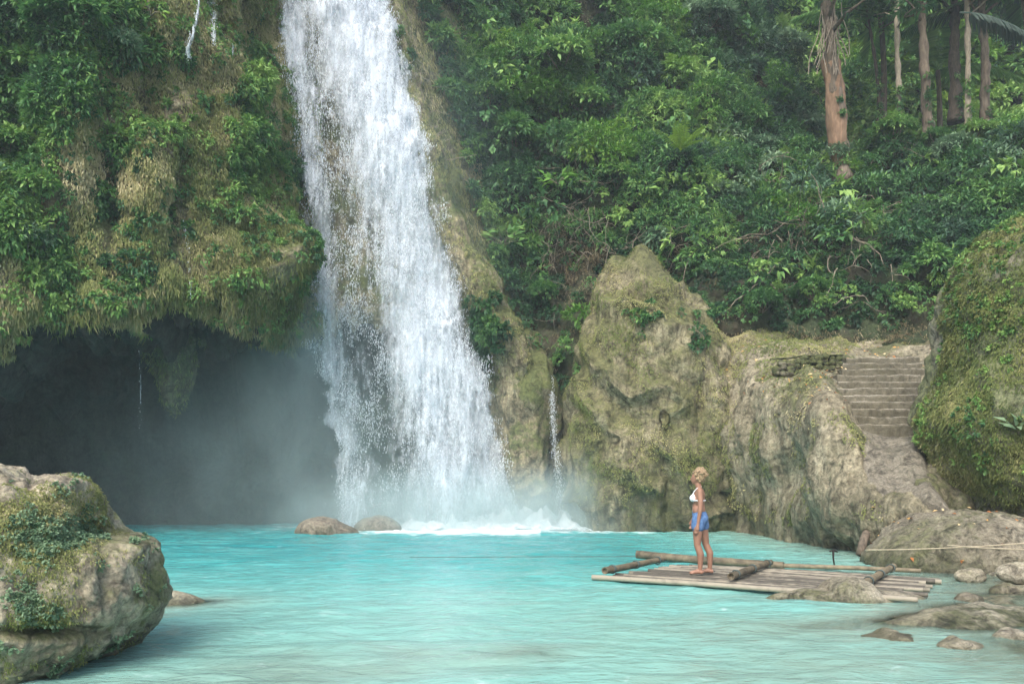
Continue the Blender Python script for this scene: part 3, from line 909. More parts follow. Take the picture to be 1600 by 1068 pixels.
# a wooded rise behind the terrace
rows = []
for z, yo in ((9, 0), (14, .4), (20, 1.5), (28, 4), (40, 8)):
    rows.append([(Xc, 39 + yo - abs(Xc - 14) * .15, z) for Xc in (-2, 6, 14, 22, 30, 44)])
G = patch(rows, 80, 140); Nn = gnormals(G)
if Nn[40, 60, 1] > 0: Nn = -Nn
Pf = G.reshape(-1, 3); Pf = Pf + Nn.reshape(-1, 3) * (fbm(Pf, .25, 4) * 1.6)[:, None]
riseG, riseN = Pf.reshape(G.shape), Nn
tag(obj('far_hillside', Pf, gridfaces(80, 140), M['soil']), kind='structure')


def scatter_green(name, label, G, Nn, wts, nlump, Rr, npl, Lr, W, mat, lift=.25, per=6, droop=.35, lens=1.0, vb=(.25, .7)):
    c, n = sample(G, Nn, wts, nlump)
    R = RNG.uniform(*Rr, nlump); c = c + n * (R * lift)[:, None]
    base = np.clip(RNG.uniform(vb[0], vb[1], nlump) ** 1.0 + fbm(c, .35, 3) * .5, -.1, 1.0)
    L = RNG.uniform(*Lr, nlump)
    V, Fc, A_ = lump_sprays(c, n, R, npl, L, W, base, per, droop)
    o = obj(name, V, Fc, M[mat], attrs={'var': A_}, smooth=False)
    if label: tag(o, label, 'undergrowth')
    return tag(o, kind='stuff')


# masks over the hillside, by where the slope is seen
hp = hillG.reshape(-1, 3); hpx, hpy = pxof(hp)
vis = ((hpx > 560) & (hpx < 1680) & (hpy > -60) & (hpy < 620)).astype(float)
thick = 1.0 - gmask(hpx, hpy, [(960, 400, 130, 28, .96), (890, 420, 40, 50, .8), (1300, 540, 200, 18, 1.0), (1420, 378, 60, 16, .9), (1170, 480, 50, 18, .8), (1220, 370, 70, 50, .7), (1440, 180, 130, 90, .55), (1320, 260, 30, 60, .9), (1340, 330, 70, 40, .35)])
thick = np.clip(thick + fbm(hp, .5, 4) * .5, 0, 1) * vis * (hpy < 515 + (hpx < 900) * 80)
scatter_green('thicket', 'dense dark green thicket of pointed leaves covering the steep right slope', hillG, hillN, thick * (hpy < 430), 1300, (.28, .95), 68, (.13, .25), .28, 'leaf', .3, vb=(.26, .72))
scatter_green('broad_undergrowth', 'scattered broad leaved plants among the bushes of the slope', hillG, hillN, thick * (hpy < 470), 120, (.35, .7), 7, (.22, .38), .5, 'leaf', 1.2, 5, .6, vb=(.45, .95))
scatter_green('cool_thicket', None, hillG, hillN, thick * (hpy < 400) * (hpx > 1000), 260, (.3, .9), 55, (.16, .26), .34, 'leafcool', .45)  # cooler blue green leaves mixed into the thicket
lime_ = np.clip(gmask(hpx, hpy, [(880, 150, 55, 35, 1), (1000, 50, 80, 30, .7), (725, 230, 30, 60, .6), (1100, 190, 40, 30, .5), (960, 250, 50, 20, .6), (770, 100, 40, 50, .5), (1360, 170, 30, 30, .7)]) + fbm(hp, .7, 3) * .4 - .1, 0, 1) * vis  # spots for the lime coloured bushes
scatter_green('light_thicket', 'patches of lighter yellow green bush on the upper slope', hillG, hillN, lime_, 150, (.3, .8), 60, (.12, .22), .32, 'bright', .8, vb=(.0, .45))
scatter_green('fine_undergrowth', 'fine small leaved creepers between the bushes of the slope', hillG, hillN, thick, 1500, (.15, .4), 40, (.06, .12), .5, 'leaf', 1.3, 5, .5, vb=(.3, .8))
dry_ = np.clip(gmask(hpx, hpy, [(975, 400, 110, 30, 1), (1210, 370, 70, 50, .8), (885, 420, 35, 50, .8), (1300, 320, 50, 50, .6), (1330, 530, 160, 16, .7), (1170, 470, 40, 20, .6), (670, 150, 25, 80, .6)]) + fbm(hp, 1.2, 3) * .4, 0, 1) * vis
gc = vis * np.clip(.12 + gmask(hpx, hpy, [(1300, 450, 160, 60, 1.0), (1160, 440, 60, 30, .6), (840, 440, 40, 60, .9), (1530, 300, 90, 60, .8), (1380, 300, 120, 60, .6), (1050, 400, 150, 40, .22)]) + fbm(hp, .8, 3) * .5 - .1, 0, 1) * (hpy < 520 + (hpx < 900) * 80)
scatter_green('ground_cover', 'low leafy ground cover on the slope above the stone steps', hillG, hillN, gc, 1700, (.12, .38), 26, (.08, .15), .5, 'leaf', .2, 5, .5, vb=(.2, .6))
rp = riseG.reshape(-1, 3); rpx, rpy = pxof(rp)
scatter_green('far_forest', 'far wall of forest leaves coloured sunlit and dark behind the trunks', riseG, riseN, ((rpx > 1000) & (rpx < 1700) & (rpy < 350) & (rpy > -80)).astype(float), 420, (.7, 1.8), 60, (.30, .5), .32, 'leaf', .3, vb=(.5, 1.2))  # raised leaf tones stand in for sun on the far wood
scatter_green('far_forest_light', 'patches of leaves coloured a sunlit yellow green far behind the trunks', riseG, riseN, np.clip(gmask(rpx, rpy, [(1345, 150, 25, 60, 1), (1475, 60, 20, 90, 1), (1525, 160, 25, 40, 1), (1400, 60, 20, 60, .7), (1210, 30, 60, 20, .5)]), 0, 1), 170, (.5, 1.2), 50, (.25, .4), .4, 'bright', .8, vb=(.3, .9))  # sunlit patches put in by leaf colour

# ------------------------------------------------------------------ growth on the left cliff
cp = cliffG.reshape(-1, 3); cpx, cpy = pxof(cp)
lz = np.interp(cp[:, 0], [c[0] for c in cols], [c[4] for c in cols])
cvis = ((cpx > -60) & (cpx < 500) & (cpy > -60) & (cp[:, 2] > lz + .0) & ((cp[:, 1] < np.interp(cp[:, 0], [c[0] for c in cols], [c[5] for c in cols]) + .9) | (cp[:, 2] > 8.0))).astype(float)
green = gmask(cpx, cpy, [(40, 150, 90, 90, 1.1), (110, 30, 120, 60, 1.3), (10, 330, 60, 90, 1.1), (70, 400, 50, 60, .8), (190, 60, 40, 50, .7), (390, 150, 40, 80, .5), (400, 265, 55, 50, .9),
                         (340, 240, 30, 40, .4), (230, 400, 40, 50, .55), (190, 360, 30, 90, .3), (260, 160, 40, 60, .3), (60, 545, 30, 30, .6), (200, 240, 30, 60, .4), (160, 330, 30, 60, .4)])
green = np.clip(green * 1.0 + fbm(cp, .9, 3) * .8 - .38, 0, 1) * cvis
left = (cpx < 200)
scatter_green('cliff_foliage', 'bright leafy bushes clinging to the left cliff face', cliffG, cliffN, green * np.where(left, 1, .22), 470, (.16, .5), 44, (.09, .19), .36, 'leaf', .25, vb=(.4, .85))
scatter_green('cliff_plants', 'small green plants dotted over the mossy cliff beside the fall', cliffG, cliffN, (green * .8 + .07) * cvis, 1900, (.08, .24), 18, (.06, .12), .5, 'leaf', .3, 5, .6, vb=(.4, .85))


def strands(name, label, G, Nn, wts, n, Lr, mat, per=7, wid=.05, lift=.05, spread=.10, vb=.58, vs=.16, outw=.35):
    c, nr = sample(G, Nn, wts, n)
    C_ = np.repeat(c + nr * lift, per, 0) + rvec(n * per) * spread
    d_ = unit(np.repeat(nr, per, 0) * outw + np.array([0, -.05, -1.0]) + rvec(n * per) * .35)
    up_ = unit(np.repeat(nr, per, 0) + rvec(n * per) * .5)
    L = np.repeat(RNG.uniform(*Lr, n), per) * RNG.uniform(.5, 1.2, n * per)
    var = np.repeat(np.clip(vb + fbm(c, .55, 4) * .55 + RNG.normal(0, .06, n), 0, 1), per) + RNG.normal(0, vs * .5, n * per)
    V, Fc, A_ = leafmesh(C_, d_, up_, L, np.full(n * per, wid) * RNG.uniform(.6, 1.3, n * per), var)
    o = obj(name, V, Fc, M[mat], attrs={'var': A_}, smooth=False)
    if label: tag(o, label, 'moss')
    return tag(o, kind='stuff')


sm = cvis * np.clip(.65 + fbm(cp, 1.1, 4, sc3=(1, 1, .4)) * 2.0, .0, 1.4)
strands('hanging_moss', 'olive and tan moss curtains draped over the left cliff', cliffG, cliffN, sm, 38000, (.05, .17), 'strand', 7, .028, .03, .09)
lipw = cvis * np.exp(-((cp[:, 2] - lz - .3) / .5) ** 2)
strands('lip_moss', 'ragged moss fringe hanging over the cave mouth', cliffG, cliffN, lipw, 3200, (.08, .30), 'strand', 7, .025, .02, .10, outw=.15)
rim = ((cpx > 615) & (cpx < 800) & (cpy < 460) & (cpy > -80)).astype(float) * np.clip(sstep(cpx - np.interp(cpy, [0, 200, 300, 400], [635, 690, 715, 760]), -5, 20), 0, 1)
scatter_green('rim_foliage', 'bushes crowding the rock edge just right of the waterfall', cliffG, cliffN, rim, 170, (.25, .6), 60, (.12, .22), .32, 'leaf', .4, vb=(.3, .75))
strands('rim_moss', 'brown hanging roots and moss beside the top of the waterfall', cliffG, cliffN, ((cpx > 600) & (cpx < 760) & (cpy < 460) & (cpy > -80)) * 1.0, 3500, (.08, .3), 'strand', 6, .022, .03, .08)
bp_ = butG.reshape(-1, 3); bpx, bpy_ = pxof(bp_)
strands('buttress_moss', 'thin brown moss on the rock rib beside the waterfall', butG, butN, np.where(butN.reshape(-1, 3)[:, 1] < .3, 1.0, 0) * np.clip(.5 + fbm(bp_, 1.2, 3) * 1.4 + (bpy_ < 330) * .8, 0, 1.3) * (bp_[:, 2] > 4.5), 2600, (.04, .14), 'strand', 6, .022, .015, .05, .42)
scatter_green('buttress_plants', 'green plants rooted on the rock rib right of the waterfall', butG, butN, np.clip(gmask(bpx, bpy_, [(755, 530, 18, 40, 1), (640, 60, 20, 60, .12)]), 0, 1) * (butN.reshape(-1, 3)[:, 1] < .2), 46, (.12, .3), 34, (.10, .17), .42, 'leaf', .3)


def child_green(root, name, G, Nn, wts, nl, Rr, npl, Lr, W, mat, vb=(.3, .7), per=5, droop=.5, lift=.25):
    c, n = sample(G, Nn, wts, nl)
    R = RNG.uniform(*Rr, nl); c = c + n * (R * lift)[:, None]
    base = np.clip(RNG.uniform(vb[0], vb[1], nl) + fbm(c, 1., 3) * .3, 0, 1)
    V, Fc, A_ = lump_sprays(c, n, R, npl, RNG.uniform(*Lr, nl), W, base, per, droop)
    o = obj(name, V, Fc, M[mat], root, attrs={'var': A_}, smooth=False)
    o['kind'] = 'stuff'
    return o


def child_strands(root, name, G, Nn, wts, n, Lr, mat, wid, per=6, spread=.05, vb=.5, dz=-1.0):
    c, nr = sample(G, Nn, wts, n)
    C_ = np.repeat(c, per, 0) + rvec(n * per) * spread
    d_ = unit(np.repeat(nr, per, 0) * .6 + np.array([0, 0, dz]) + rvec(n * per) * .6)
    L = RNG.uniform(*Lr, n * per)
    var = np.repeat(np.clip(vb + fbm(c, .9, 4) * .5, 0, 1), per) + RNG.normal(0, .09, n * per)
    V, Fc, A_ = leafmesh(C_, d_, unit(np.repeat(nr, per, 0) + rvec(n * per) * .5), L, L * wid, var)
    o = obj(name, V, Fc, M[mat], root, attrs={'var': A_}, smooth=False); o['kind'] = 'stuff'
    return o


q = hrG.reshape(-1, 3)
child_strands(hr_root, 'moss', hrG, hrN, (hrN.reshape(-1, 3)[:, 1] < .3) * 1.0, 900, (.05, .16), 'strand', .14, 6, .08, .30)
q = blG.reshape(-1, 3); qx, qy = pxof(q)
front = (blN.reshape(-1, 3)[:, 1] < .25)
strands('dry_growth', 'brown dry grass and twigs on the earthy part of the slope', hillG, hillN, dry_, 6000, (.10, .35), 'dry', 6, .02, .10, .12, .45, outw=1.2)
wt = np.clip(gmask(qx, qy, [(110, 830, 45, 30, 1.), (60, 850, 60, 40, .8), (140, 790, 20, 30, .5), (30, 800, 30, 40, .5), (60, 965, 45, 25, .5), (215, 840, 20, 12, .4), (25, 930, 30, 30, .3)]) + fbm(q, 3.5, 4) * 1.1 - .35, 0, 1) * front
child_green(bl_root, 'creeper', blG, blN, wt, 1300, (.010, .035), 5, (.011, .026), .8, 'leafcool', (.6, 1.1), 5, .2)
child_strands(bl_root, 'moss', blG, blN, np.clip(gmask(qx, qy, [(60, 830, 90, 70, .9), (150, 770, 40, 20, .4), (60, 960, 60, 30, .7)]) + fbm(q, 1.8, 4) * .7 - .15, 0, 1) * front, 9000, (.01, .032), 'strand', .35, 5, .02, .42)
q = brG.reshape(-1, 3); qx, qy = pxof(q)
front = (brN.reshape(-1, 3)[:, 1] < .3) & (qx < 1660)
wt = np.clip(.55 + fbm(q, 1.1, 4) * 1.3 - gmask(qx, qy, [(1560, 800, 120, 40, 1.2), (1500, 760, 50, 30, .8)]), 0, 1) * front
child_green(br_root, 'creeper', brG, brN, wt ** 2, 420, (.02, .09), 7, (.03, .07), .55, 'leaf', (.5, 1.0), 5, .4)
child_strands(br_root, 'moss', brG, brN, np.clip(.8 + fbm(q, .9, 4) * 1.1 - gmask(qx, qy, [(1560, 810, 140, 40, 1.)]), 0.03, 1.2) * front, 22000, (.02, .08), 'strand', .3, 5, .05, .36)
q = ocG.reshape(-1, 3); qx, qy = pxof(q)
front = (ocN.reshape(-1, 3)[:, 1] < .35)
child_strands(oc_root, 'moss', ocG, ocN, np.clip(.1 + fbm(q, .8, 4) * 1.2 + gmask(qx, qy, [(960, 450, 60, 50, .4)]), 0, 1) * front * (q[:, 2] > .5), 9000, (.02, .07), 'strand', .4, 5, .05, .42)
child_green(oc_root, 'creeper', ocG, ocN, np.clip(gmask(qx, qy, [(1000, 510, 15, 25, 1.), (1085, 520, 20, 25, .6), (880, 560, 20, 40, .3)]), 0, 1) * front, 40, (.06, .16), 12, (.07, .12), .5, 'leaf', (.4, .7))
q = bankG.reshape(-1, 3); qx, qy = pxof(q)
strands('bank_moss', 'short olive moss on the pale rock bank below the path', bankG, bankN, np.clip(fbm(q, .9, 4) * 1.3 + gmask(qx, qy, [(1210, 530, 160, 24, 1.6), (1180, 590, 80, 40, .4), (1170, 780, 50, 40, .3)]) - .05, 0, 1) * (q[:, 2] > .4) * (stepm < .3), 13000, (.02, .08), 'strand', 5, .03, .0, .05, .45, outw=.8)
# fallen leaves
lw = gmask(qx, qy, [(1240, 600, 60, 20, 1), (1370, 600, 60, 50, .7), (1130, 560, 30, 20, 1), (1180, 545, 30, 12, .8), (1370, 800, 40, 20, .4)])
c, n = sample(bankG, bankN, lw, 260)
V, Fc, A_ = leafmesh(c + [0, 0, .04], unit(rvec(260) * [1, 1, .3]), unit(rvec(260) * .5 + [0, -.4, 1]), RNG.uniform(.05, .13, 260), RNG.uniform(.04, .08, 260), RNG.uniform(0, 1, 260))
tag(obj('leaf_litter', V, Fc, M['drylitter'], attrs={'var': A_}, smooth=False), 'orange and brown fallen leaves on the ledge and steps', 'fallen leaves', kind='stuff')
c, n = sample(bbG, bbN, np.where(bbN.reshape(-1, 3)[:, 2] > .1, 1., 0) , 60)
V, Fc, A_ = leafmesh(c + [0, 0, .02], unit(rvec(60) * [1, 1, .3]), unit(rvec(60) * .5 + [0, -.4, 1]), RNG.uniform(.05, .12, 60), RNG.uniform(.04, .07, 60), RNG.uniform(0, 1, 60))
tag(obj('leaf_litter', V, Fc, M['drylitter'], attrs={'var': A_}, smooth=False), 'dry leaves lying on the low rounded bank rock', 'fallen leaves', kind='stuff')


# ------------------------------------------------------------------ single plants
def frond_mesh(base, d, length, droop, leaf, n=26, wid=.09, grav=.5, rad=.012, var=.5):
    d = np.array(d, float); d /= np.linalg.norm(d)
    t = np.linspace(0, 1, 14)
    pts = np.array([np.array(base) + d * length * s_ + np.array([0, 0, -droop * length * s_ ** 2]) for s_ in t])
    V1, F1 = tube(pts, np.interp(t, [0, 1], [rad, rad * .25]), 5)
    tt = np.linspace(.12, .99, n)
    P_ = np.stack([np.interp(tt, t, pts[:, k_]) for k_ in range(3)], 1)
    T = np.gradient(P_, axis=0); T = unit(T)
    side = unit(np.cross(T, [0, 0, 1.0]))
    L = leaf * np.sin(np.pi * (tt * .82 + .14)) ** .7
    vs, fs, as_ = [V1], [], [np.full(len(V1), var)]
    quads = F1
    C_ = np.concatenate([P_, P_]); S = np.concatenate([side, -side]); TT = np.concatenate([T, T])
    D_ = unit(S + TT * .55 + np.array([0, 0, -grav * .55]) + rvec(2 * n) * .08)
    V2, F2, A2 = leafmesh(C_, D_, np.tile([0, 0, 1.0], (2 * n, 1)) + S * .2, np.concatenate([L, L]) * RNG.uniform(.85, 1.1, 2 * n), np.full(2 * n, wid), np.clip(RNG.normal(var, .12, 2 * n), 0, 1))
    V = np.concatenate([V1, V2])
    Fc = list(F1) + [tuple(r) for r in (F2 + len(V1)).tolist()]
    return V, Fc, np.concatenate([np.full(len(V1), var), A2])


def frond_plant(name, label, cat, loc, nf, length, droop, leaf, mat, elev=(20, 70), az=(0, 360), wid=.05, group=None, trunk=None, rad=.012, n=24, grav=.5, var=.5, trunkmat='bark'):
    loc = np.array(loc, float)
    root = thing(name, label, cat, loc if trunk is None else trunk[0], group)
    if trunk is not None:
        t = np.linspace(0, 1, 18)[:, None]
        a, b = np.array(trunk[0]), np.array(trunk[1])
        pts = a + (b - a) * t + np.array([1, 0, 0]) * np.sin(t * 3.1) * trunk[3]
        V, Fc = tube(pts, np.interp(t[:, 0], [0, .1, 1], [trunk[2] * 1.3, trunk[2], trunk[2] * .75]), 12)
        obj('trunk', V, Fc, M[trunkmat], root)
    for i in range(nf):
        e = math.radians(random.uniform(*elev)); a_ = math.radians(az[0] + (az[1] - az[0]) * (i + random.uniform(-.3, .3)) / nf)
        d_ = (math.cos(a_) * math.cos(e), math.sin(a_) * math.cos(e), math.sin(e))
        V, Fc, A_ = frond_mesh(loc, d_, length * random.uniform(.8, 1.15), droop * random.uniform(.8, 1.2), leaf, n, wid, grav, rad, var)
        obj('frond', V, Fc, M[mat], root, attrs={'var': A_}, smooth=False)
    return root


def on(G, px_, py_):
    """nearest surface point of a sheet to a photo pixel"""
    q_ = G.reshape(-1, 3); a, b = pxof(q_)
    return q_[np.argmin((a - px_) ** 2 + (b - py_) ** 2)]


# the yellow-green fern on the slope
s0 = on(hillG, 1050, 268)
frond_plant('fern', 'bright yellow green fern standing out alone in the middle of the dark slope', 'fern', s0 + [0, -1.5, .15], 13, 1.25, .30, .26, 'bright', (35, 88), wid=.05, var=1.0, n=16)
s0 = on(cliffG, 12, 235)
frond_plant('screw_pine', 'spiky dark green plant at the left edge of the cliff', 'plant', s0 + [0, -.5, 0], 12, .9, .45, .30, 'frond', (10, 70), wid=.05, n=8, var=.25)
s0 = on(brG, 1572, 462)
frond_plant('bromeliad', 'pale strappy plant growing high on the mossy boulder', 'plant', s0 + [0, -.1, 0], 10, .42, .75, .10, 'bright', (25, 75), wid=.045, n=10, var=.5)


def broad_plant(name, label, loc, n, L, mat, var=.7, W=.55, spread=.5, group=None):
    root = thing(name, label, 'plant', loc, group)
    loc = np.array(loc, float)
    tips = []
    mbs = MB()
    for i in range(n):
        a_ = random.uniform(0, 2 * math.pi); e = random.uniform(.3, 1.3)
        tip = loc + spread * np.array([math.cos(a_) * math.cos(e), math.sin(a_) * math.cos(e) - .15, math.sin(e)]) * random.uniform(.5, 1.1)
        tips.append(tip); V, Fc = tube([loc, (loc + tip) / 2 + [0, 0, .06], tip], [.012, .009, .005], 5); mbs.add(V, Fc)
    mbs.build('stem', M['barkpale'], root)
    T = np.array(tips); T = np.repeat(T, 3, 0) + rvec(3 * n) * L * .3
    d_ = unit(T - loc + rvec(3 * n) * .4 * spread + np.array([0, 0, -.25 * spread]))
    V, Fc, A_ = leafmesh(T, d_, unit(np.array([0, -.6, .8]) + rvec(3 * n) * .25), RNG.uniform(.7, 1.2, 3 * n) * L, RNG.uniform(.8, 1.1, 3 * n) * L * W, RNG.normal(var, .08, 3 * n))
    obj('foliage', V, Fc, M[mat], root, attrs={'var': A_}, smooth=False)
    return root


broad_plant('broadleaf_plant', 'light green broad leaved plant just right of the waterfall rib', on(hillG, 785, 400) + [0, -1.3, 0], 14, .42, 'leaf', .85, .5, .75)
broad_plant('broadleaf_plant', 'leafy plant low on the rock between the waterfall and the side fall', on(butG, 760, 530) + [-.1, -.3, 0], 12, .22, 'leaf', .6, .5, .4)
broad_plant('broadleaf_plant', 'bright leaved plant on the slope between the waterfall and the fern', on(hillG, 868, 305) + [0, -1., 0], 10, .34, 'bright', .4, .5, .5)
broad_plant('broadleaf_plant', 'pale star leaved plant at the right edge of the mossy boulder', on(brG, 1588, 678) + [0, -.05, 0], 5, .26, 'leafcool', .9, .38, .22)
broad_plant('broadleaf_plant', 'glossy broad leaved plant at the left frame edge above the cave', on(cliffG, 15, 305) + [0, -.4, 0], 10, .30, 'leafcool', .8, .55, .5)
broad_plant('broadleaf_plant', 'small bright plant under the hanging water streams on the cliff', on(cliffG, 240, 30) + [0, -.2, 0], 9, .2, 'bright', .7, .5, .4)


def make_shrub(name, seed, R, nspr, L, W, mat, base):
    rs = np.random.default_rng(seed)
    root = thing(name, 'shrub', 'shrub', (0, 0, 0))
    mbs = MB(); cs = []
    for i in range(7):
        a_ = rs.uniform(0, 6.28); e = rs.uniform(.5, 1.4)
        tip = R * np.array([math.cos(a_) * math.cos(e), math.sin(a_) * math.cos(e), math.sin(e) * 1.1])
        V, Fc = tube([(0, 0, 0), tip * .5 + rs.normal(0, .05, 3), tip], [.03 * R, .02 * R, .008 * R], 6); mbs.add(V, Fc); cs.append(tip * .75)
    mbs.build('stem', M['bark'], root)
    cs = np.array(cs)
    V, Fc, A_ = lump_sprays(cs, unit(cs + [0, 0, .3]), np.full(7, R * .55), nspr, np.full(7, L), W, np.full(7, base), 6, .4)
    obj('foliage', V, Fc, M[mat], root, attrs={'var': A_}, smooth=False)
    return root


sh = [make_shrub('shrub', 1, .9, 60, .24, .30, 'leaf', .55), make_shrub('shrub', 2, .9, 55, .20, .42, 'leaf', .75), make_shrub('shrub', 3, .8, 60, .22, .26, 'leafcool', .7)]
spots = [
    (2, 1300, 262, .7, 'small shrub hiding the foot of the clay covered tree'),
    (1, 1335, 250, .6, 'light shrub at the right foot of the clay covered tree'),
    (0, 1450, 232, .6, 'small dark shrub at the foot of the grey trunk'),
    (1, 1500, 205, .6, 'light green shrub at the foot of the dark trunks'),
    (0, 700, 60, 1.2, 'dark narrow leaved shrub beside the top of the waterfall'),
    (1, 880, 135, 1.3, 'large lime tinted shrub on the upper slope right of the waterfall'),
    (1, 905, 190, 1.0, 'lime tinted shrub just below the large one on the upper slope'),
    (2, 1235, 120, 1.5, 'tall blue green shrub left of the clay covered tree'),
    (2, 1235, 230, 1.2, 'blue green shrub halfway down the slope left of the clay covered tree'),
    (0, 800, 250, 1.2, 'dense green shrub on the middle slope beside the waterfall rib'),
    (1, 765, 180, .9, 'yellow green shrub next to the brown rib of the waterfall'),
    (0, 990, 110, 1.3, 'dark bushy shrub high above the yellow green fern'),
    (2, 1100, 60, 1.3, 'blue green shrub at the top of the slope above the fern'),
    (0, 1150, 220, 1.1, 'dark shrub on the slope right of the yellow green fern'),
    (1, 960, 300, .8, 'light green shrub below and left of the yellow green fern'),
    (0, 845, 470, .5, 'glossy low shrub at the foot of the slope by the side fall'),
    (2, 1120, 330, .9, 'greyish shrub above the tangle of bare vines'),
    (0, 1180, 490, .6, 'small dark shrub at the back of the ledge left of the stone wall'),
    (0, 1260, 470, .6, 'small round shrub above the dry stone wall'),
    (2, 1480, 260, .9, 'blue green shrub beneath the dark trunks at right'),
    (1, 1380, 190, .8, 'light green shrub between the clay covered tree and the thin pole tree'),
    (2, 1560, 290, .9, 'grey green shrub above the mossy boulder'),
]
for k_, (kk, a, b, s_, lb) in enumerate(spots):
    q_ = on(hillG, a, b) + np.array([0, -.5, -.1])
    dup(sh[kk], q_, random.uniform(0, 6.28), s_, lb, 'shrubs on the right slope')
lspots = [(1, 45, 130, .8, 'bright shrub at the upper left edge of the cliff'), (0, 120, 60, .9, 'dark shrub near the top left corner of the cliff'), (2, 190, 90, .7, 'blue green shrub overhanging the mossy columns'),
          (1, 30, 250, .7, 'yellow green shrub above the spiky plant on the left cliff'), (0, 420, 270, .6, 'green shrub on the cliff just left of the waterfall'), (1, 60, 300, .6, 'bright shrub low on the left cliff face'),
          (2, 50, 385, .7, 'blue green shrub above the left end of the cave mouth')]
for (kk, a, b, s_, lb) in lspots:
    dup(sh[kk], on(cliffG, a, b) + np.array([0, -.15, -.2]), random.uniform(0, 6.28), s_, lb, 'shrubs on the left cliff')
for r_ in sh:
    for ch in list(r_.children): bpy.data.objects.remove(ch)
    bpy.data.objects.remove(r_)


# ------------------------------------------------------------------ bare vines
def vines(label, spots_, n, G, rr=.014, length=1.6, seed=0, mat='twig', outw=.6):
    rs = np.random.default_rng(seed)
    c0 = on(G, *spots_[0][:2])
    root = thing('vine_tangle', label, 'vines', c0, 'tangles of bare vines')
    n = min(n, 96)
    for i in range(n):
        a, b, sx, sy = spots_[i % len(spots_)]
        p_ = on(G, a + rs.normal(0, sx), b + rs.normal(0, sy)) + np.array([0, -outw * rs.uniform(.3, 1.2), rs.uniform(-.1, .3)])
        d_ = rs.normal(0, 1, 3) * [1, .35, .8]; d_ /= np.linalg.norm(d_)
        L = length * rs.uniform(.4, 1.3); pts = [p_]
        for s_ in range(9):
            d_ = d_ + rs.normal(0, .28, 3) * [1, .5, 1] + np.array([0, 0, -.10]); d_ /= np.linalg.norm(d_)
            pts.append(pts[-1] + d_ * L / 9)
        V, Fc = tube(pts, np.linspace(1, .4, 10) * rr * rs.uniform(.6, 1.4), 5, False)
        obj('vine', V, Fc, M[mat], root)
    return root


vines('grey tangle of bare twisted vines above the stone wall', [(1230, 330, 35, 50), (1210, 400, 50, 30), (1290, 340, 40, 50)], 120, hillG, .018, 2.0, 1)
vines('brown bare twigs on the earth above the pointed outcrop', [(940, 385, 50, 25), (1020, 395, 50, 15)], 80, hillG, .012, 1.4, 2)
vines('thin dry vines on the dark slope right of the waterfall', [(910, 330, 30, 30), (860, 380, 15, 50)], 40, hillG, .010, 1.5, 3)
vines('dry stalks hanging at the brown edge beside the waterfall', [(665, 130, 15, 50), (690, 210, 10, 40)], 60, butG, .010, .9, 4, outw=.2)
vines('pale roots hanging over the shadowed hollow behind the mossy boulder', [(1400, 350, 50, 12), (1330, 400, 30, 40)], 40, hillG, .012, 1.1, 5)
vines('dead stems draped over the shrubs under the clay covered tree', [(1290, 230, 18, 40), (1340, 160, 12, 60)], 40, hillG, .014, 1.5, 6)

# ------------------------------------------------------------------ trees on the terrace
def tree(label, base, top, r, mat, lean=.1, crown=(2.0, 8, 'leaf'), bumps=.0, clay=None, seed=0, name='tree'):
    rs = np.random.default_rng(seed + 300)
    a, b = np.array(base, float), np.array(top, float)
    root = thing(name, label, 'tree', a)
    t = np.linspace(0, 1, 40)
    pts = a + (b - a) * t[:, None] + np.stack([np.sin(t * 4 + seed) * lean, np.cos(t * 3) * lean * .5, 0 * t], 1)
    V, Fc = tube(pts, np.interp(t, [0, .06, .2, 1], [r * 1.8, r * 1.25, r, r * .6]), 16)
    V = V + unit(rvec(len(V))) * 0 + (perlin(V * 2.4)[:, None] * r * .5) * unit(V - np.repeat(pts, 16, 0))
    obj('trunk', V, Fc, M[mat], root)
    mb = MB(); cs = []
    for i in range(6):
        s0_ = pts[int(24 + i * 2.5)]; d_ = rs.normal(0, 1, 3) * [1, 1, .3] + [0, 0, .7]; d_ /= np.linalg.norm(d_)
        e = s0_ + d_ * crown[0] * rs.uniform(.7, 1.2)
        mb.add(*tube([s0_, (s0_ + e) / 2 + [0, 0, .15], e], [r * .35, r * .25, r * .1], 6)); cs.append(e)
    mb.build('limb', M[mat], root)
    cs = np.concatenate([np.array(cs), pts[-1] + rs.normal(0, crown[0] * .6, (crown[1], 3))])
    V, Fc, A_ = lump_sprays(cs, np.tile([0, 0, 1.], (len(cs), 1)), np.full(len(cs), crown[0] * .6), 42, np.full(len(cs), .32), .35, RNG.uniform(.3, .7, len(cs)), 5, .4)
    obj('crown', V, Fc, M[crown[2]], root, attrs={'var': A_}, smooth=False)
    ii = rs.integers(0, 14, 9)
    cc = pts[ii] + rs.normal(0, .04, (9, 3)) + np.array([0, -r * .9, 0])
    V, Fc, A_ = lump_sprays(cc, np.tile([0, -1., .2], (9, 1)), np.full(9, .10), 8, np.full(9, .13), .4, RNG.uniform(.35, .8, 9), 4, .6)
    cr = obj('creeper', V, Fc, M['leaf'], root, attrs={'var': A_}, smooth=False); cr['kind'] = 'stuff'
    return root, pts


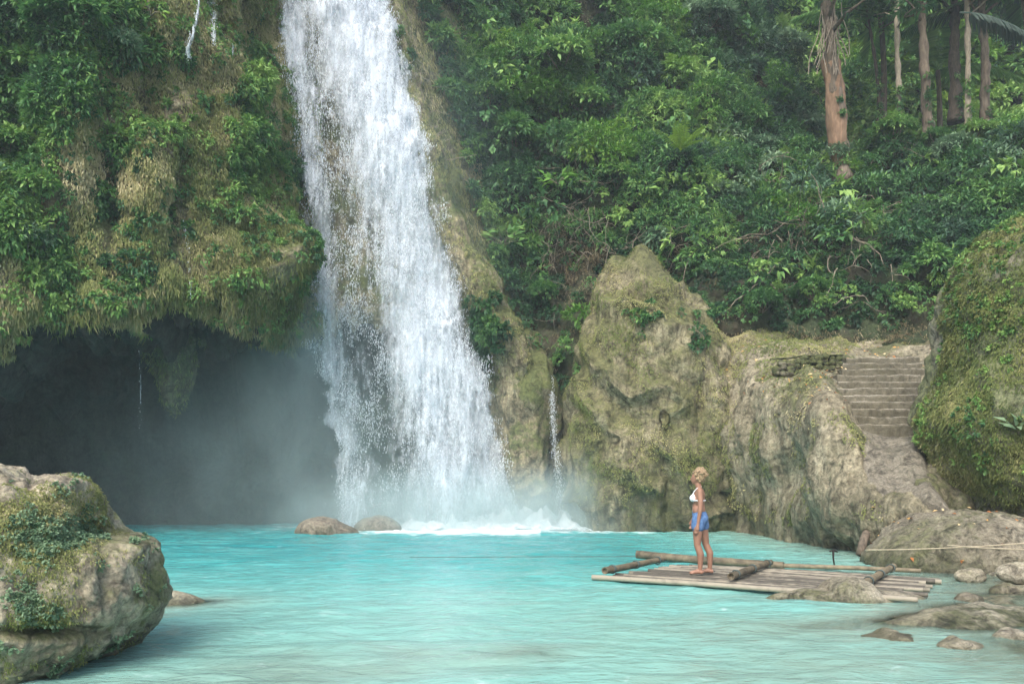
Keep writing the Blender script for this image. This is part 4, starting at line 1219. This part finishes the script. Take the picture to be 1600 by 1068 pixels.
def gy(px_, py_): return on(hillG, px_, py_)
def T(px_, py_, Y_): return P(px_, py_, Y_)
tb = gy(1312, 236); Yb = tb[1] - .6
tr, pts = tree('thick tree wrapped in orange clay roots at the left of the trunks', P(1315, 285, Yb), P(1285, -90, Yb - .3), .24, 'bark', .08, (1.6, 6, 'leafcool'), seed=1, name='clay_tree')
tt = np.linspace(0, 1, 30)
pp = np.array([P(1313, 265, Yb), P(1308, 215, Yb), P(1305, 160, Yb), P(1300, 110, Yb), P(1296, 80, Yb)])
cl = patch(pp[:, None, :].repeat(2, 1), 40, 2)[:, 0]
V, Fc = tube(cl, np.interp(np.linspace(0, 1, 40), [0, .3, .8, 1], [.20, .30, .30, .2]), 26)
V = V + unit(V - np.repeat(cl, 26, 0)) * (ridged(V, 2.5, 3, (1, 1, .3)) * .12 - .03)[:, None]
obj('root_mass', V, Fc, M['clay'], tr)
mb = MB(); rs = np.random.default_rng(8)
for i in range(26):
    a0 = P(1295 + rs.uniform(-14, 20), rs.uniform(-20, 60), Yb - .35)
    ptsx = [a0 + np.array([.05 * math.sin(k_ * .9 + i) + (i % 5 - 2) * .03 * k_, -.02 * k_, -.22 * k_]) for k_ in range(rs.integers(6, 13))]
    mb.add(*tube(ptsx, .016, 5, False))
mb.build('aerial_root', M['twig'], tr)
tree('slim straight pale brown pole tree right of the clay covered tree', P(1406, 245, 29.0), P(1402, -80, 29.0), .10, 'barkpale', .05, (1.4, 4, 'leaf'), seed=2)
tree('grey trunked tree between the slim pole and the dark pair', P(1453, 225, 30), P(1438, -80, 30), .17, 'bark', .07, (1.8, 5, 'leaf'), seed=3)
tree('dark thick trunk of the close pair at right', P(1496, 190, 31), P(1488, -80, 31), .20, 'barkdark', .04, (1.8, 5, 'leaf'), seed=4)
tree('thin leaning grey trunk just right of the dark one', P(1519, 200, 29.5), P(1500, -80, 29.5), .11, 'barkpale', .10, (1.4, 4, 'leaf'), seed=5)
tree('rightmost brown trunk beneath the big grey palm leaf', P(1543, 235, 30), P(1528, -80, 30), .18, 'bark', .05, (1.8, 5, 'leafcool'), seed=6)
tree('very thin curved stem behind the clay covered tree', P(1372, 190, 32), P(1352, -40, 32), .07, 'barkdark', .15, (1.2, 3, 'leaf'), seed=7)

frond_plant('palm_tree', 'palm behind the trunks with arching mid green fronds', 'palm', P(1375, 20, 34), 11, 5.0, .38, .9, 'frond', (0, 60), wid=.11, trunk=(P(1380, 200, 34.3), P(1375, 20, 34), .13, .1), rad=.03, n=44, var=.7)
frond_plant('palm_tree', 'tall dark palm at the top right with long hanging fronds', 'palm', P(1600, -10, 30), 12, 4.6, .42, .95, 'frond', (0, 60), wid=.12, trunk=(P(1612, 230, 30.5), P(1600, -10, 30), .16, .1), rad=.03, n=44, var=.35)
frond_plant('palm_tree', 'short palm low between the middle trunks', 'palm', P(1465, 110, 35), 9, 3.6, .45, .8, 'frond', (5, 70), wid=.10, trunk=(P(1468, 220, 35.4), P(1465, 110, 35), .12, .05), rad=.03, n=40, var=.85)
fr = thing('palm_frond', 'broad grey green palm leaf drooping in front of the dark trunks', 'palm leaf', P(1500, 35, 28.2))
V, Fc, A_ = frond_mesh(P(1500, 20, 28.2), (.86, -.15, -.05), 2.6, .45, .8, 46, .09, 1.6, .03, .5)
obj('leaflets', V, Fc, M['frondgrey'], fr, attrs={'var': A_}, smooth=False)

# ------------------------------------------------------------------ the waterfall
def fall_mat(name, sc_, lo, hi, col=(.74, .80, .86)):
    m, nt, out = newmat(name); N = NT(nt)
    pz = N.pos((1.0, .6, .42)); ps = N.pos((1, 1, .09)); pf = N.pos((1, 1, .7))
    a = N.noise(pz, 1.15 * sc_, 7, .66, .8)
    s = N.noise(ps, 3.2 * sc_, 3, .6, .2)
    c = N.noise(pf, 7.5 * sc_, 5, .72, .8)
    v = N.math('ADD', N.math('MULTIPLY', a, .38), N.math('ADD', N.math('MULTIPLY', s, .32), N.math('MULTIPLY', c, .30)))
    v = N.math('ADD', v, N.math('MULTIPLY', N.math('SUBTRACT', N.attr('dens'), .5), .42))
    al = N.ramp(v, [(lo, 0.), (hi, 1.)])
    d = N.n('ShaderNodeBsdfDiffuse'); d.inputs[0].default_value = (*col, 1)
    t = N.n('ShaderNodeBsdfTranslucent'); t.inputs[0].default_value = (*col, 1)
    md = N.n('ShaderNodeMixShader'); md.inputs[0].default_value = .35; N.l(d.outputs[0], md.inputs[1]); N.l(t.outputs[0], md.inputs[2])
    tr_ = N.n('ShaderNodeBsdfTransparent')
    mx = N.n('ShaderNodeMixShader'); N.l(al, mx.inputs[0]); N.l(tr_.outputs[0], mx.inputs[1]); N.l(md.outputs[0], mx.inputs[2])
    bp = N.n('ShaderNodeBump', Strength=.8, Distance=.15); N.l(v, bp.inputs['Height']); N.l(bp.outputs[0], d.inputs['Normal'])
    N.l(mx.outputs[0], out.inputs[0])
    return m


FP = [-260, -100, 0, 100, 200, 300, 400, 500, 600, 700, 780, 830]
FL = [392, 402, 412, 430, 446, 454, 460, 466, 478, 492, 500, 502]
FR = [594, 610, 627, 648, 674, 702, 732, 765, 794, 814, 828, 834]
FY = [25.6, 25.4, 25.2, 25.0, 24.8, 24.7, 24.6, 24.5, 24.4, 24.3, 24.25, 24.2]


def fall_pt(u, py_, off=0.0):
    Yv = np.interp(py_, FP, FY); l_ = np.interp(py_, FP, FL); r_ = np.interp(py_, FP, FR)
    Yv = Yv + off - .55 * np.sin(np.clip(u, 0, 1) * np.pi) - .7 * np.clip(1 - u, 0, 1.1) ** 3
    a = l_ + (r_ - l_) * u
    return np.stack([(a - CX) / F * Yv, Yv, CH + (HY - py_) / F * Yv], -1)


wf = thing('waterfall', 'tall white waterfall plunging down the cliff into the turquoise pool', 'waterfall', P(660, 816, 24.3))
def dens_fn(u, py_, p_):
    # thick stream on the right, thinner veil on the left, ragged edges
    ue = u + fbm(p_, .7, 4, sc3=(.3, 0, 1), off=60) * .09 + fbm(p_, 2.5, 3, sc3=(.6, 0, 1), off=20) * .04
    edge = sstep(ue, -.02, .13) * (1 - sstep(ue, .89, 1.03))
    main = np.exp(-((u - .66) / .27) ** 2); thin = .62 * np.exp(-((u - .13) / .10) ** 2) * np.interp(py_, [0, 400, 500, 800], [1, .8, 1, .8])
    gap = np.exp(-((u - .36) / .12) ** 2) * np.interp(py_, [0, 100, 300, 800], [.02, .05, .12, .18])
    v = .35 + .38 * main + thin * .42 - gap * .9
    v = v + np.interp(py_, [-200, 0, 150, 350, 700, 800], [.16, .14, .08, .02, -.02, .12])
    return np.clip(v, 0, 1.2) * edge - (1 - edge) * .9


for k_, (off, lo, hi, sc_) in enumerate([(.35, .44, .70, 1.0), (.0, .49, .66, 1.5), (-.25, .52, .67, 2.2), (-.5, .55, .69, 3.0)]):
    uu = np.linspace(-.04, 1.04, 110); vv = np.linspace(-260, 836, 300)
    U, Vp = np.meshgrid(uu, vv)
    q_ = fall_pt(U.ravel(), Vp.ravel(), off)
    q_[:, 1] += fbm(q_, 1.1, 4, sc3=(1, 1, .35), off=k_ * 9) * .35
    q_[:, 0] += fbm(q_, .9, 3, sc3=(1, 1, .6), off=k_ * 5 + 40) * .10
    dn = dens_fn(U.ravel(), Vp.ravel(), q_) + fbm(q_, .8, 3, sc3=(1, 0, .35), off=k_ * 3) * .25
    obj('water_sheet', q_, gridfaces(300, 110), fall_mat('falling water %d' % (k_ + 1), sc_, lo, hi), wf, attrs={'dens': dn})

# thrown drops and broken clots of water
def drops(c, sz, stretch):
    base = np.array([[1, 0, 0], [-1, 0, 0], [0, 1, 0], [0, -1, 0], [0, 0, 1], [0, 0, -1.]])
    n_ = len(c); S = base[None] * sz[:, None, None] * RNG.uniform(.6, 1.4, (n_, 6, 1)); S[:, :, 2] *= stretch[:, None]
    V = (c[:, None] + S).reshape(-1, 3)
    f_ = np.array([[0, 2, 4], [2, 1, 4], [1, 3, 4], [3, 0, 4], [2, 0, 5], [1, 2, 5], [3, 1, 5], [0, 3, 5]])
    return V, (np.arange(n_)[:, None, None] * 6 + f_[None]).reshape(-1, 3)


def dropmat():
    m, nt, out = newmat('white water drops'); N = NT(nt)
    d = N.n('ShaderNodeBsdfDiffuse'); d.inputs[0].default_value = (.86, .9, .93, 1)
    t = N.n('ShaderNodeBsdfTranslucent'); t.inputs[0].default_value = (.86, .9, .93, 1)
    mx = N.n('ShaderNodeMixShader'); mx.inputs[0].default_value = .5; N.l(d.outputs[0], mx.inputs[1]); N.l(t.outputs[0], mx.inputs[2]); N.l(mx.outputs[0], out.inputs[0])
    return m
M['drop'] = dropmat()
n_ = 200000
U = RNG.uniform(-.02, 1.02, n_); Vp = RNG.uniform(-120, 825, n_)
q_ = fall_pt(U, Vp, 0); q_[:, 1] += RNG.uniform(-.75, .3, n_)
keep = dens_fn(U, Vp, q_) * .9 + fbm(q_, 1.6, 5, .65, sc3=(1, 1, .45), off=3) * 1.5 - .38 + RNG.uniform(-.2, .2, n_) > .25
q_ = q_[keep]
V, Fc = drops(q_, RNG.uniform(.0035, .0095, len(q_)), RNG.uniform(1.5, 6.5, len(q_)))
o = obj('spray', V, Fc, M['drop'], wf, smooth=False); o['kind'] = 'stuff'
# loose streamers at the left edge near the top
n_ = 9000
U = np.concatenate([RNG.normal(-.13, .035, n_ // 2), RNG.normal(-.02, .03, n_ // 2)]); Vp = RNG.uniform(-120, 480, n_)
q_ = fall_pt(U, Vp, 0); q_[:, 0] += fbm(q_, .5, 2, sc3=(0, 0, 1)) * .25
keep = (fbm(q_, 2., 4, sc3=(1, 1, .18)) > .05) & (Vp < 480 + U * 900)
q_ = q_[keep]; V, Fc = drops(q_, RNG.uniform(.006, .018, len(q_)), RNG.uniform(2, 6, len(q_)))
o = obj('streamers', V, Fc, M['drop'], wf, smooth=False); o['kind'] = 'stuff'
xs_ = np.linspace(-5.0, 5.6, 260); ys_ = np.linspace(22.5, 25.4, 50)
X_, Y_ = np.meshgrid(xs_, ys_); q_ = np.stack([X_.ravel(), Y_.ravel() , 0 * X_.ravel()], 1)
env = np.exp(-((q_[:, 1] - 23.7 - np.clip(q_[:, 0], 0, 9) * .12) / .95) ** 2) * np.interp(q_[:, 0], [-5, -3.4, 0, 1.6, 3.2, 5.6], [.05, .8, 1.1, 1.0, .75, .3])
q_[:, 2] = -.03 + env * (.40 + fbm(q_, 2.6, 5) * .55)
obj('foam', q_, gridfaces(50, 260), fall_mat('churned foam', 2.0, .30, .50, (.86, .9, .92)), wf, attrs={'dens': .25 + env * .9})['kind'] = 'stuff'
# splash crown at the foot
n_ = 26000
xx = RNG.uniform(-5.2, 4.6, n_); h_ = RNG.exponential(.22, n_) * np.interp(xx, [-5.5, -3, 0, 1.5, 4.6], [.4, 1.0, 1.1, .5, .12])
q_ = np.stack([xx, 23.6 + RNG.normal(0, .55, n_) + np.clip(xx, 0, 9) * .22, h_], 1)
q_ = q_[fbm(q_, 1.2, 4) + RNG.uniform(-.3, .3, n_) > -.1]
V, Fc = drops(q_, RNG.uniform(.004, .012, len(q_)), RNG.uniform(.7, 1.5, len(q_)))
o = obj('splash', V, Fc, M['drop'], wf, smooth=False); o['kind'] = 'stuff'


def small_fall(label, pts_, widths, lo=.40, hi=.56, dn=.75, nd=900, loc=None):
    dn *= .82
    root = thing('water_stream', label, 'waterfall', pts_[-1] if loc is None else loc)
    A_ = patch(np.array(pts_)[:, None, :].repeat(2, 1), 80, 2)[:, 0]
    wd = np.interp(np.linspace(0, 1, 80), np.linspace(0, 1, len(widths)), widths)
    u = np.linspace(-1, 1, 14)
    V = np.stack([A_ + np.stack([wd * s_, -.1 * (1 - s_ * s_) * np.ones(80), np.zeros(80)], 1) for s_ in u], 1)
    q = V.reshape(-1, 3); q[:, 1] += fbm(q, 2, 3) * .06; q[:, 0] += fbm(q, 1.5, 3, sc3=(0, 0, 1)) * .06
    ds = np.tile(dn * (1 - .8 * np.abs(u) ** 2), 80)
    obj('water_sheet', q, gridfaces(80, 14), fall_mat('thin falling water', 3.0, lo, hi), root, attrs={'dens': ds})
    i = RNG.integers(0, 80, nd); s_ = RNG.normal(0, .45, nd)
    c = A_[i] + np.stack([wd[i] * s_, -.12 + RNG.normal(0, .04, nd), RNG.uniform(-.1, .1, nd)], 1)
    V, Fc = drops(c, RNG.uniform(.003, .007, nd), RNG.uniform(1.5, 6, nd))
    o = obj('spray', V, Fc, M['drop'], root, smooth=False); o['kind'] = 'stuff'


small_fall('slender side fall dropping down the gully left of the pointed outcrop', [P(861, 592, 24.6), P(863, 630, 24.1), P(866, 690, 23.9), P(872, 740, 23.8), P(876, 815, 23.7)], [.07, .12, .12, .16, .22], .54, .80, nd=1500)
def cl_pt(a, b, off=-.35): q_ = on(cliffG, a, b); return P(a, b, q_[1] + off)
small_fall('short pale stream at the top of the cliff over the green knob', [cl_pt(314, -60), cl_pt(312, 10), cl_pt(304, 50), cl_pt(296, 75), cl_pt(298, 95)], [.03, .03, .05, .07, .07], nd=160)
small_fall('broad thin veil at the top of the cliff left of the waterfall', [cl_pt(335, -60), cl_pt(334, -10), cl_pt(334, 25), cl_pt(336, 50), cl_pt(337, 75)], [.20, .22, .20, .10, .04], .5, .68, nd=260)
small_fall('single thread of water close to the waterfall at the top of the cliff', [cl_pt(363, -60), cl_pt(364, 0), cl_pt(365, 40), cl_pt(366, 90)], [.012, .014, .014, .01], nd=90)
small_fall('small trickle running into the cave mouth beside the mossy boss', [cl_pt(291, 340), cl_pt(295, 380), cl_pt(299, 415), cl_pt(300, 470)], [.01, .018, .018, .01], .55, .75, nd=40)
small_fall('faint thread of water falling inside the dark cave', [P(221, 545, 20.3), P(222, 600, 20.3), P(222, 670, 20.3)], [.006, .006, .005], .5, .7, nd=10)

# ------------------------------------------------------------------ mist and air
def vol_mat(name, dens, col=(.82, .92, 1.0)):
    m, nt, out = newmat(name); N = NT(nt)
    v = N.n('ShaderNodeVolumePrincipled'); v.inputs['Density'].default_value = dens; v.inputs['Color'].default_value = (*col, 1)
    v.inputs['Anisotropy'].default_value = .1
    N.l(v.outputs[0], out.inputs['Volume'])
    m.cycles.homogeneous_volume = True if hasattr(m.cycles, 'homogeneous_volume') else True
    return m


def mist_mat(c_, r_, dens):
    m, nt, out = newmat('drifting spray'); N = NT(nt)
    tc = N.n('ShaderNodeTexCoord').outputs['Object']
    mp = N.n('ShaderNodeMapping', Scale=(1 / r_[0], 1 / r_[1], 1 / r_[2])); N.l(tc, mp.inputs['Vector'])
    ln = N.n('ShaderNodeVectorMath', _operation='LENGTH'); N.l(mp.outputs[0], ln.inputs[0])
    k_ = N.math('SUBTRACT', 1.0, ln.outputs['Value'], True)
    k_ = N.math('MULTIPLY', k_, k_)
    ns = N.noise(N.pos((1, 1, .6)), .9, 3, .6, .4)
    k_ = N.math('MULTIPLY', k_, N.math('MULTIPLY', N.ramp(ns, [(.3, .25), (.7, 1.0)]), dens))
    v = N.n('ShaderNodeVolumePrincipled'); v.inputs['Color'].default_value = (.70, .91, .92, 1)
    N.l(k_, v.inputs['Density']); N.l(v.outputs[0], out.inputs['Volume'])
    return m


for (c_, r_, dn, lb) in [((-1.8, 23.3, .2), (6.6, 2.2, 2.1), 3.2, 'white mist at the foot of the waterfall'),
                         ((-6.0, 22.3, 1.6), (9.5, 3.0, 6.0), .24, 'bluish spray drifting in front of the cave and lower fall'),
                         ((-6.2, 23.3, 5.0), (2.6, 1.5, 3.6), .62, 'spray cloud blown left from the middle of the waterfall'),
                         ((-3.1, 24.2, 8.0), (4.3, 1.6, 12.0), .20, 'fine spray hanging about the whole height of the waterfall'),
                         ((2.6, 22.9, .2), (3.8, 1.5, 2.6), 1.9, 'low mist under the side fall')]:
    V, Fc = ellipsoid(c_, r_, 40, 24)
    tag(obj('mist', V, Fc, mist_mat(c_, r_, dn), None, c_), lb, 'mist', kind='stuff')
V = np.array([[x_, y_, z_] for x_ in (-430, 430) for y_ in (-230, 430) for z_ in (-4, 45)], float)
Fc = [(0, 1, 3, 2), (4, 6, 7, 5), (0, 4, 5, 1), (2, 3, 7, 6), (0, 2, 6, 4), (1, 5, 7, 3)]
tag(obj('haze', V, Fc, vol_mat('humid air', .0012, (.85, .93, 1.0)), smooth=False), kind='stuff')

# ------------------------------------------------------------------ bamboo raft
O = np.array([1.22, 11.98, 0.0]); ux = np.array([.872, -.489, 0]); uy = np.array([.489, .872, 0])
raft = thing('bamboo_raft', 'flat grey bamboo raft floating beside the right bank', 'raft', O + ux * 2.2 + uy * 1.1)
def pole(a, b, r, mat, name, nodes=.33, sag=.012, seed=0):
    a, b = np.array(a, float), np.array(b, float); L = np.linalg.norm(b - a); n = int(L / .055) + 2
    t = np.linspace(0, 1, n); s_ = t * L + seed * .17
    rr = r * (1 - .12 * t) * (1 + .10 * np.exp(-((np.mod(s_, nodes) - nodes / 2) / .014) ** 2))
    pts = a + (b - a) * t[:, None] + np.stack([np.sin(t * 3 + seed) * sag, np.sin(t * 4 + seed * 2) * sag, np.sin(t * 5 + seed * 3) * sag * .4], 1)
    V, Fc = tube(pts, rr, 10, False)
    # hollow ends
    Vi, Fi = tube(np.array([pts[0], pts[0] + (pts[1] - pts[0]) * .9, pts[-1] - (pts[-1] - pts[-2]) * .9, pts[-1]]), rr[-1] * .75, 10, False)
    m_ = MB(); m_.add(V, Fc)
    d_ = (b - a) / L
    k_ = 10
    base = m_.n
    inner0 = pts[0] + (V[:k_] - pts[0]) * .72; deep0 = inner0 + d_ * .04
    inner1 = pts[-1] + (V[-k_:] - pts[-1]) * .72; deep1 = inner1 - d_ * .04
    for rim, inn, dp in ((V[:k_], inner0, deep0), (V[-k_:], inner1, deep1)):
        Vv = np.concatenate([rim, inn, dp]); ff = [(i, (i + 1) % k_, k_ + (i + 1) % k_, k_ + i) for i in range(k_)] + [(k_ + i, k_ + (i + 1) % k_, 2 * k_ + (i + 1) % k_, 2 * k_ + i) for i in range(k_)] + [tuple(range(2 * k_, 3 * k_))]
        m_.add(Vv, ff)
    return m_.build(name, mat, raft)


rs = random.Random(5)
NP = 28
O = O + ux * .10
for i in range(NP):
    w_ = i * .0835
    a = O + uy * w_ + ux * (rs.uniform(-.05, .25) + (.12 * i * .2 if i > 3 else 0) + (-.25 if i == 0 else 0)); b = O + uy * w_ + ux * (4.12 + rs.uniform(-.28, .28) + (i / NP) * .10)
    a = a + [0, 0, .040 + rs.uniform(-.012, .012)]; b = b + [0, 0, .040 + rs.uniform(-.012, .012)]
    if i == 2: b = b - ux * .25
    pole(a, b, .036 + rs.uniform(-.005, .006), M['bamboo'], 'pole', seed=i)
# long rail pole at the back, standing proud of the deck
pole(P(995, 864, 14.75) + [0, 0, -.02], P(1225, 884, 13.25) + [0, 0, .0], .075, M['bamboobeam'], 'rail', .42, .02, 3)
pole(P(1215, 882.5, 13.3), P(1440, 891, 12.55), .04, M['bamboobeam'], 'rail', .38, .01, 8)
for (a, b, s_) in (((944, 891), (1037, 873), 1), ((1141, 900), (1205, 877.5), 2), ((1351, 911), (1396, 884.5), 3)):
    Ya, Yb_ = Ywater(a[1], .155), Ywater(b[1], .155)
    pole(P(*a, Ya), P(*b, Yb_), .054, M['bamboobeam'], 'crossbeam', .30, .008, s_)
    for fr_ in (.12, .5, .88):       # lashings
        c_ = P(*a, Ya) * (1 - fr_) + P(*b, Yb_) * fr_
        dd_ = P(*b, Yb_) - P(*a, Ya); dd_ /= np.linalg.norm(dd_)
        mb = MB()
        for j in range(3):
            th_ = np.linspace(0, 2 * np.pi, 15); n1 = np.cross(dd_, [0, 0, 1.]); 
            mb.add(*tube([c_ + dd_ * (.02 * j - .02) + .062 * (np.cos(t_) * n1 + np.sin(t_) * np.array([0, 0, 1.])) for t_ in th_], .008, 5, False))
        mb.build('lashing', M['ropedark'], raft)
# low peg on the raft back edge with cord
pg = thing('mooring_peg', 'short dark peg tied at the back edge of the raft', 'peg', P(1303, 884, 13.0))
mb = MB(); mb.add(*tube([P(1304, 884, 13.0), P(1302, 872, 13.0), P(1302, 860, 13.0)], [.012, .014, .02], 7)); mb.add(*tube([P(1296, 861, 13.0), P(1303, 859, 13.0), P(1309, 862, 13.0)], [.012, .018, .01], 7))
mb.build('stick', M['dark'], pg)
lg = thing('driftwood_post', 'short dark log leaning against the bank right of the raft', 'log', P(1345, 866, 15.2))
V, Fc = tube([P(1344, 867, 15.3), P(1349, 845, 15.4), P(1356, 826, 15.6)], [.085, .08, .07], 12); V = V + perlin(V * 9)[:, None] * .015
obj('log', V, Fc, M['bark'], lg)


def rope(label, a, b, sag, r, mat, extra=None):
    t = np.linspace(0, 1, 40)[:, None]
    a, b = np.array(a), np.array(b)
    pts = a + (b - a) * t + np.array([0, 0, -1.]) * sag * 4 * t * (1 - t)
    V, Fc = tube(pts, r, 6)
    return tag(obj('rope', V, Fc, mat, None, tuple(a)), label, 'rope')
rope('pale mooring rope stretched from the bank log to the upper right edge', P(1352, 858.5, 14.0), P(1640, 845, 11.0), .03, .010, M['rope'])
rope('second pale rope crossing low at the right edge', P(1480, 851, 12.4), P(1640, 858, 10.6), .02, .010, M['rope'])
rope('thin dark line running left over the water from the raft rail', P(996, 868.5, 14.7), P(640, 870, 14.9), .0, .006, M['ropedark'])

# ------------------------------------------------------------------ the woman on the raft
pb = P(1092, 896, 12.05); pb[2] = .092
PS = .96
per = thing('person', 'woman in white bikini top and blue denim shorts standing on the raft', 'person', pb)
per.rotation_euler = (0, 0, math.radians(0))
yaw = math.radians(-16)
def L3(x_, y_, z_):
    return np.array([x_ * math.cos(yaw) - y_ * math.sin(yaw), x_ * math.sin(yaw) + y_ * math.cos(yaw), z_]) * PS + pb
def cap(m_, a, b, ra, rb): m_.add(*capsule(L3(*a), L3(*b), ra, rb, 14))
def ell(m_, c_, r_):
    V, Fc = ellipsoid((0, 0, 0), r_, 18, 12)
    V = np.array([L3(*(v_ + np.array(c_))) for v_ in V]); m_.add(V, Fc)
b = MB()
# x: minus is her front; y: minus is towards the camera (her left side)
# trunk of the body
ell(b, (.015, 0, .90), (.105, .155, .12)); ell(b, (.045, -.07, .86), (.085, .075, .09)); ell(b, (.045, .07, .86), (.085, .075, .09))
cap(b, (.0, 0, .95), (-.005, 0, 1.08), .10, .092); cap(b, (-.0, -.03, 1.0), (0, .03, 1.0), .098, .098)
ell(b, (.0, 0, 1.17), (.095, .135, .13)); ell(b, (.01, 0, 1.24), (.085, .15, .085)); ell(b, (.012, 0, 1.30), (.065, .15, .045))
ell(b, (-.075, -.065, 1.19), (.055, .055, .055)); ell(b, (-.075, .065, 1.19), (.055, .055, .055))
cap(b, (.012, 0, 1.30), (-.015, 0, 1.42), .050, .046)
# head with face
ell(b, (-.025, 0, 1.515), (.088, .072, .10)); ell(b, (-.055, 0, 1.475), (.058, .052, .062)); cap(b, (-.085, 0, 1.435), (-.06, 0, 1.43), .024, .03)
ell(b, (-.118, 0, 1.488), (.018, .012, .018)); cap(b, (-.108, 0, 1.515), (-.125, 0, 1.488), .008, .011)
ell(b, (-.108, 0, 1.458), (.012, .024, .007)); ell(b, (-.106, 0, 1.449), (.012, .020, .007))
ell(b, (-.096, -.03, 1.515), (.012, .016, .010)); ell(b, (-.096, .03, 1.515), (.012, .016, .010))
ell(b, (-.02, -.074, 1.50), (.016, .010, .028)); ell(b, (-.02, .074, 1.50), (.016, .010, .028))
# arms
def hand(s, wx, wy, wz):
    cap(b, (wx, wy, wz), (wx - .012, wy, wz - .075), .024, .030)
    cap(b, (wx - .028, wy, wz - .05), (wx + .006, wy, wz - .07), .018, .018)
    for j, (fx, ln) in enumerate(((-.032, .070), (-.014, .080), (.003, .074), (.018, .058))):
        a0 = (wx - .010 + fx * .8, wy, wz - .085); a1 = (wx - .016 + fx, wy + s * .006, wz - .085 - ln * .55); a2 = (wx - .030 + fx, wy - s * .016, wz - .085 - ln)
        cap(b, a0, a1, .0095, .0085); cap(b, a1, a2, .0085, .0070)
    cap(b, (wx - .022, wy, wz - .03), (wx - .052, wy - s * .006, wz - .065), .013, .010); cap(b, (wx - .052, wy - s * .006, wz - .065), (wx - .060, wy - s * .012, wz - .092), .010, .008)
cap(b, (.02, -.155, 1.295), (.035, -.185, 1.14), .046, .040); cap(b, (.035, -.185, 1.14), (.03, -.195, 1.02), .040, .034)
cap(b, (.03, -.195, 1.02), (-.005, -.19, .79), .034, .022); hand(-1, -.005, -.19, .785)
cap(b, (.02, .155, 1.295), (.02, .195, 1.14), .046, .040); cap(b, (.02, .195, 1.14), (-.02, .205, 1.03), .040, .034)
cap(b, (-.02, .205, 1.03), (-.10, .17, .86), .034, .022); hand(1, -.10, .17, .855)
# legs: the near one forward, the far one set back
cap(b, (.0, -.085, .86), (-.015, -.088, .66), .088, .072); cap(b, (-.015, -.088, .66), (-.02, -.085, .46), .072, .052)
cap(b, (-.02, -.085, .46), (.03, -.083, .31), .050, .053); cap(b, (.03, -.083, .31), (.022, -.08, .08), .052, .032)
cap(b, (.045, -.08, .035), (-.02, -.083, .05), .032, .034); cap(b, (-.02, -.083, .045), (-.115, -.092, .022), .034, .026)
cap(b, (.03, .085, .86), (.07, .088, .66), .088, .072); cap(b, (.07, .088, .66), (.10, .09, .47), .072, .052)
cap(b, (.10, .09, .47), (.165, .092, .32), .050, .053); cap(b, (.165, .092, .32), (.165, .095, .08), .052, .032)
cap(b, (.19, .095, .035), (.12, .09, .05), .032, .034); cap(b, (.12, .09, .045), (.035, .075, .022), .034, .026)
for bx, by in ((-.115, -.092), (.035, .075)):
    for j in range(5):
        cap(b, (bx + .008 + j * .005, by + .024 - j * .012, .018), (bx - .024 + j * .007, by + .026 - j * .013, .012), .013 if j == 0 else .010, .010 if j == 0 else .008)


def remesh(o_, vox, it=4, fac=.5):
    r_ = o_.modifiers.new('remesh', 'REMESH'); r_.mode = 'VOXEL'; r_.voxel_size = vox; r_.use_smooth_shade = True
    if it:
        s_ = o_.modifiers.new('smooth', 'SMOOTH'); s_.iterations = it; s_.factor = fac
    return o_
remesh(b.build('body', M['skin'], per), .0055, 5)
h = MB()      # hair: short curls pinned up
rs = np.random.default_rng(4)
ell(h, (.0, 0, 1.545), (.095, .086, .095)); ell(h, (.035, 0, 1.52), (.075, .076, .09))
for i in range(90):
    v_ = rs.normal(0, 1, 3); v_ /= np.linalg.norm(v_); v_[2] = abs(v_[2]) if rs.uniform() < .75 else v_[2]
    if v_[0] < -.45 and v_[2] < .35: continue
    c_ = np.array([.01, 0, 1.545]) + v_ * [.10, .09, .095]
    c_ = c_ + v_ * rs.uniform(-.01, .022)
    ell(h, c_, (rs.uniform(.010, .028),) * 3)
for i in range(10):
    ell(h, (.045 + rs.normal(0, .02), rs.normal(0, .02), 1.635 + rs.normal(0, .012)), (.024, .024, .02))
remesh(h.build('hair', M['hair'], per), .007, 1)
s = MB()
ell(s, (.015, 0, .915), (.118, .168, .10)); ell(s, (.05, -.07, .87), (.095, .085, .10)); ell(s, (.05, .07, .87), (.095, .085, .10))
cap(s, (.0, -.085, .85), (-.012, -.09, .745), .104, .098); cap(s, (.03, .085, .85), (.055, .09, .745), .104, .098)
cap(s, (.0, 0, .93), (.0, 0, .975), .103, .100)
remesh(s.build('shorts', M['denim'], per), .008, 2)
t = MB()
ell(t, (-.082, -.065, 1.19), (.058, .060, .058)); ell(t, (-.082, .065, 1.19), (.058, .060, .058))
th_ = np.linspace(0, 2 * np.pi, 33)
t.add(*tube([L3(.099 * math.cos(a_) + .0, .140 * math.sin(a_), 1.155) for a_ in th_], .011, 8, False))
for sy in (-1, 1):
    t.add(*tube([L3(-.10, .06 * sy, 1.235), L3(-.07, .052 * sy, 1.30), L3(-.02, .045 * sy, 1.352), L3(.045, .02 * sy, 1.375)], .007, 6))
remesh(t.build('bikini_top', M['white'], per), .006, 1)
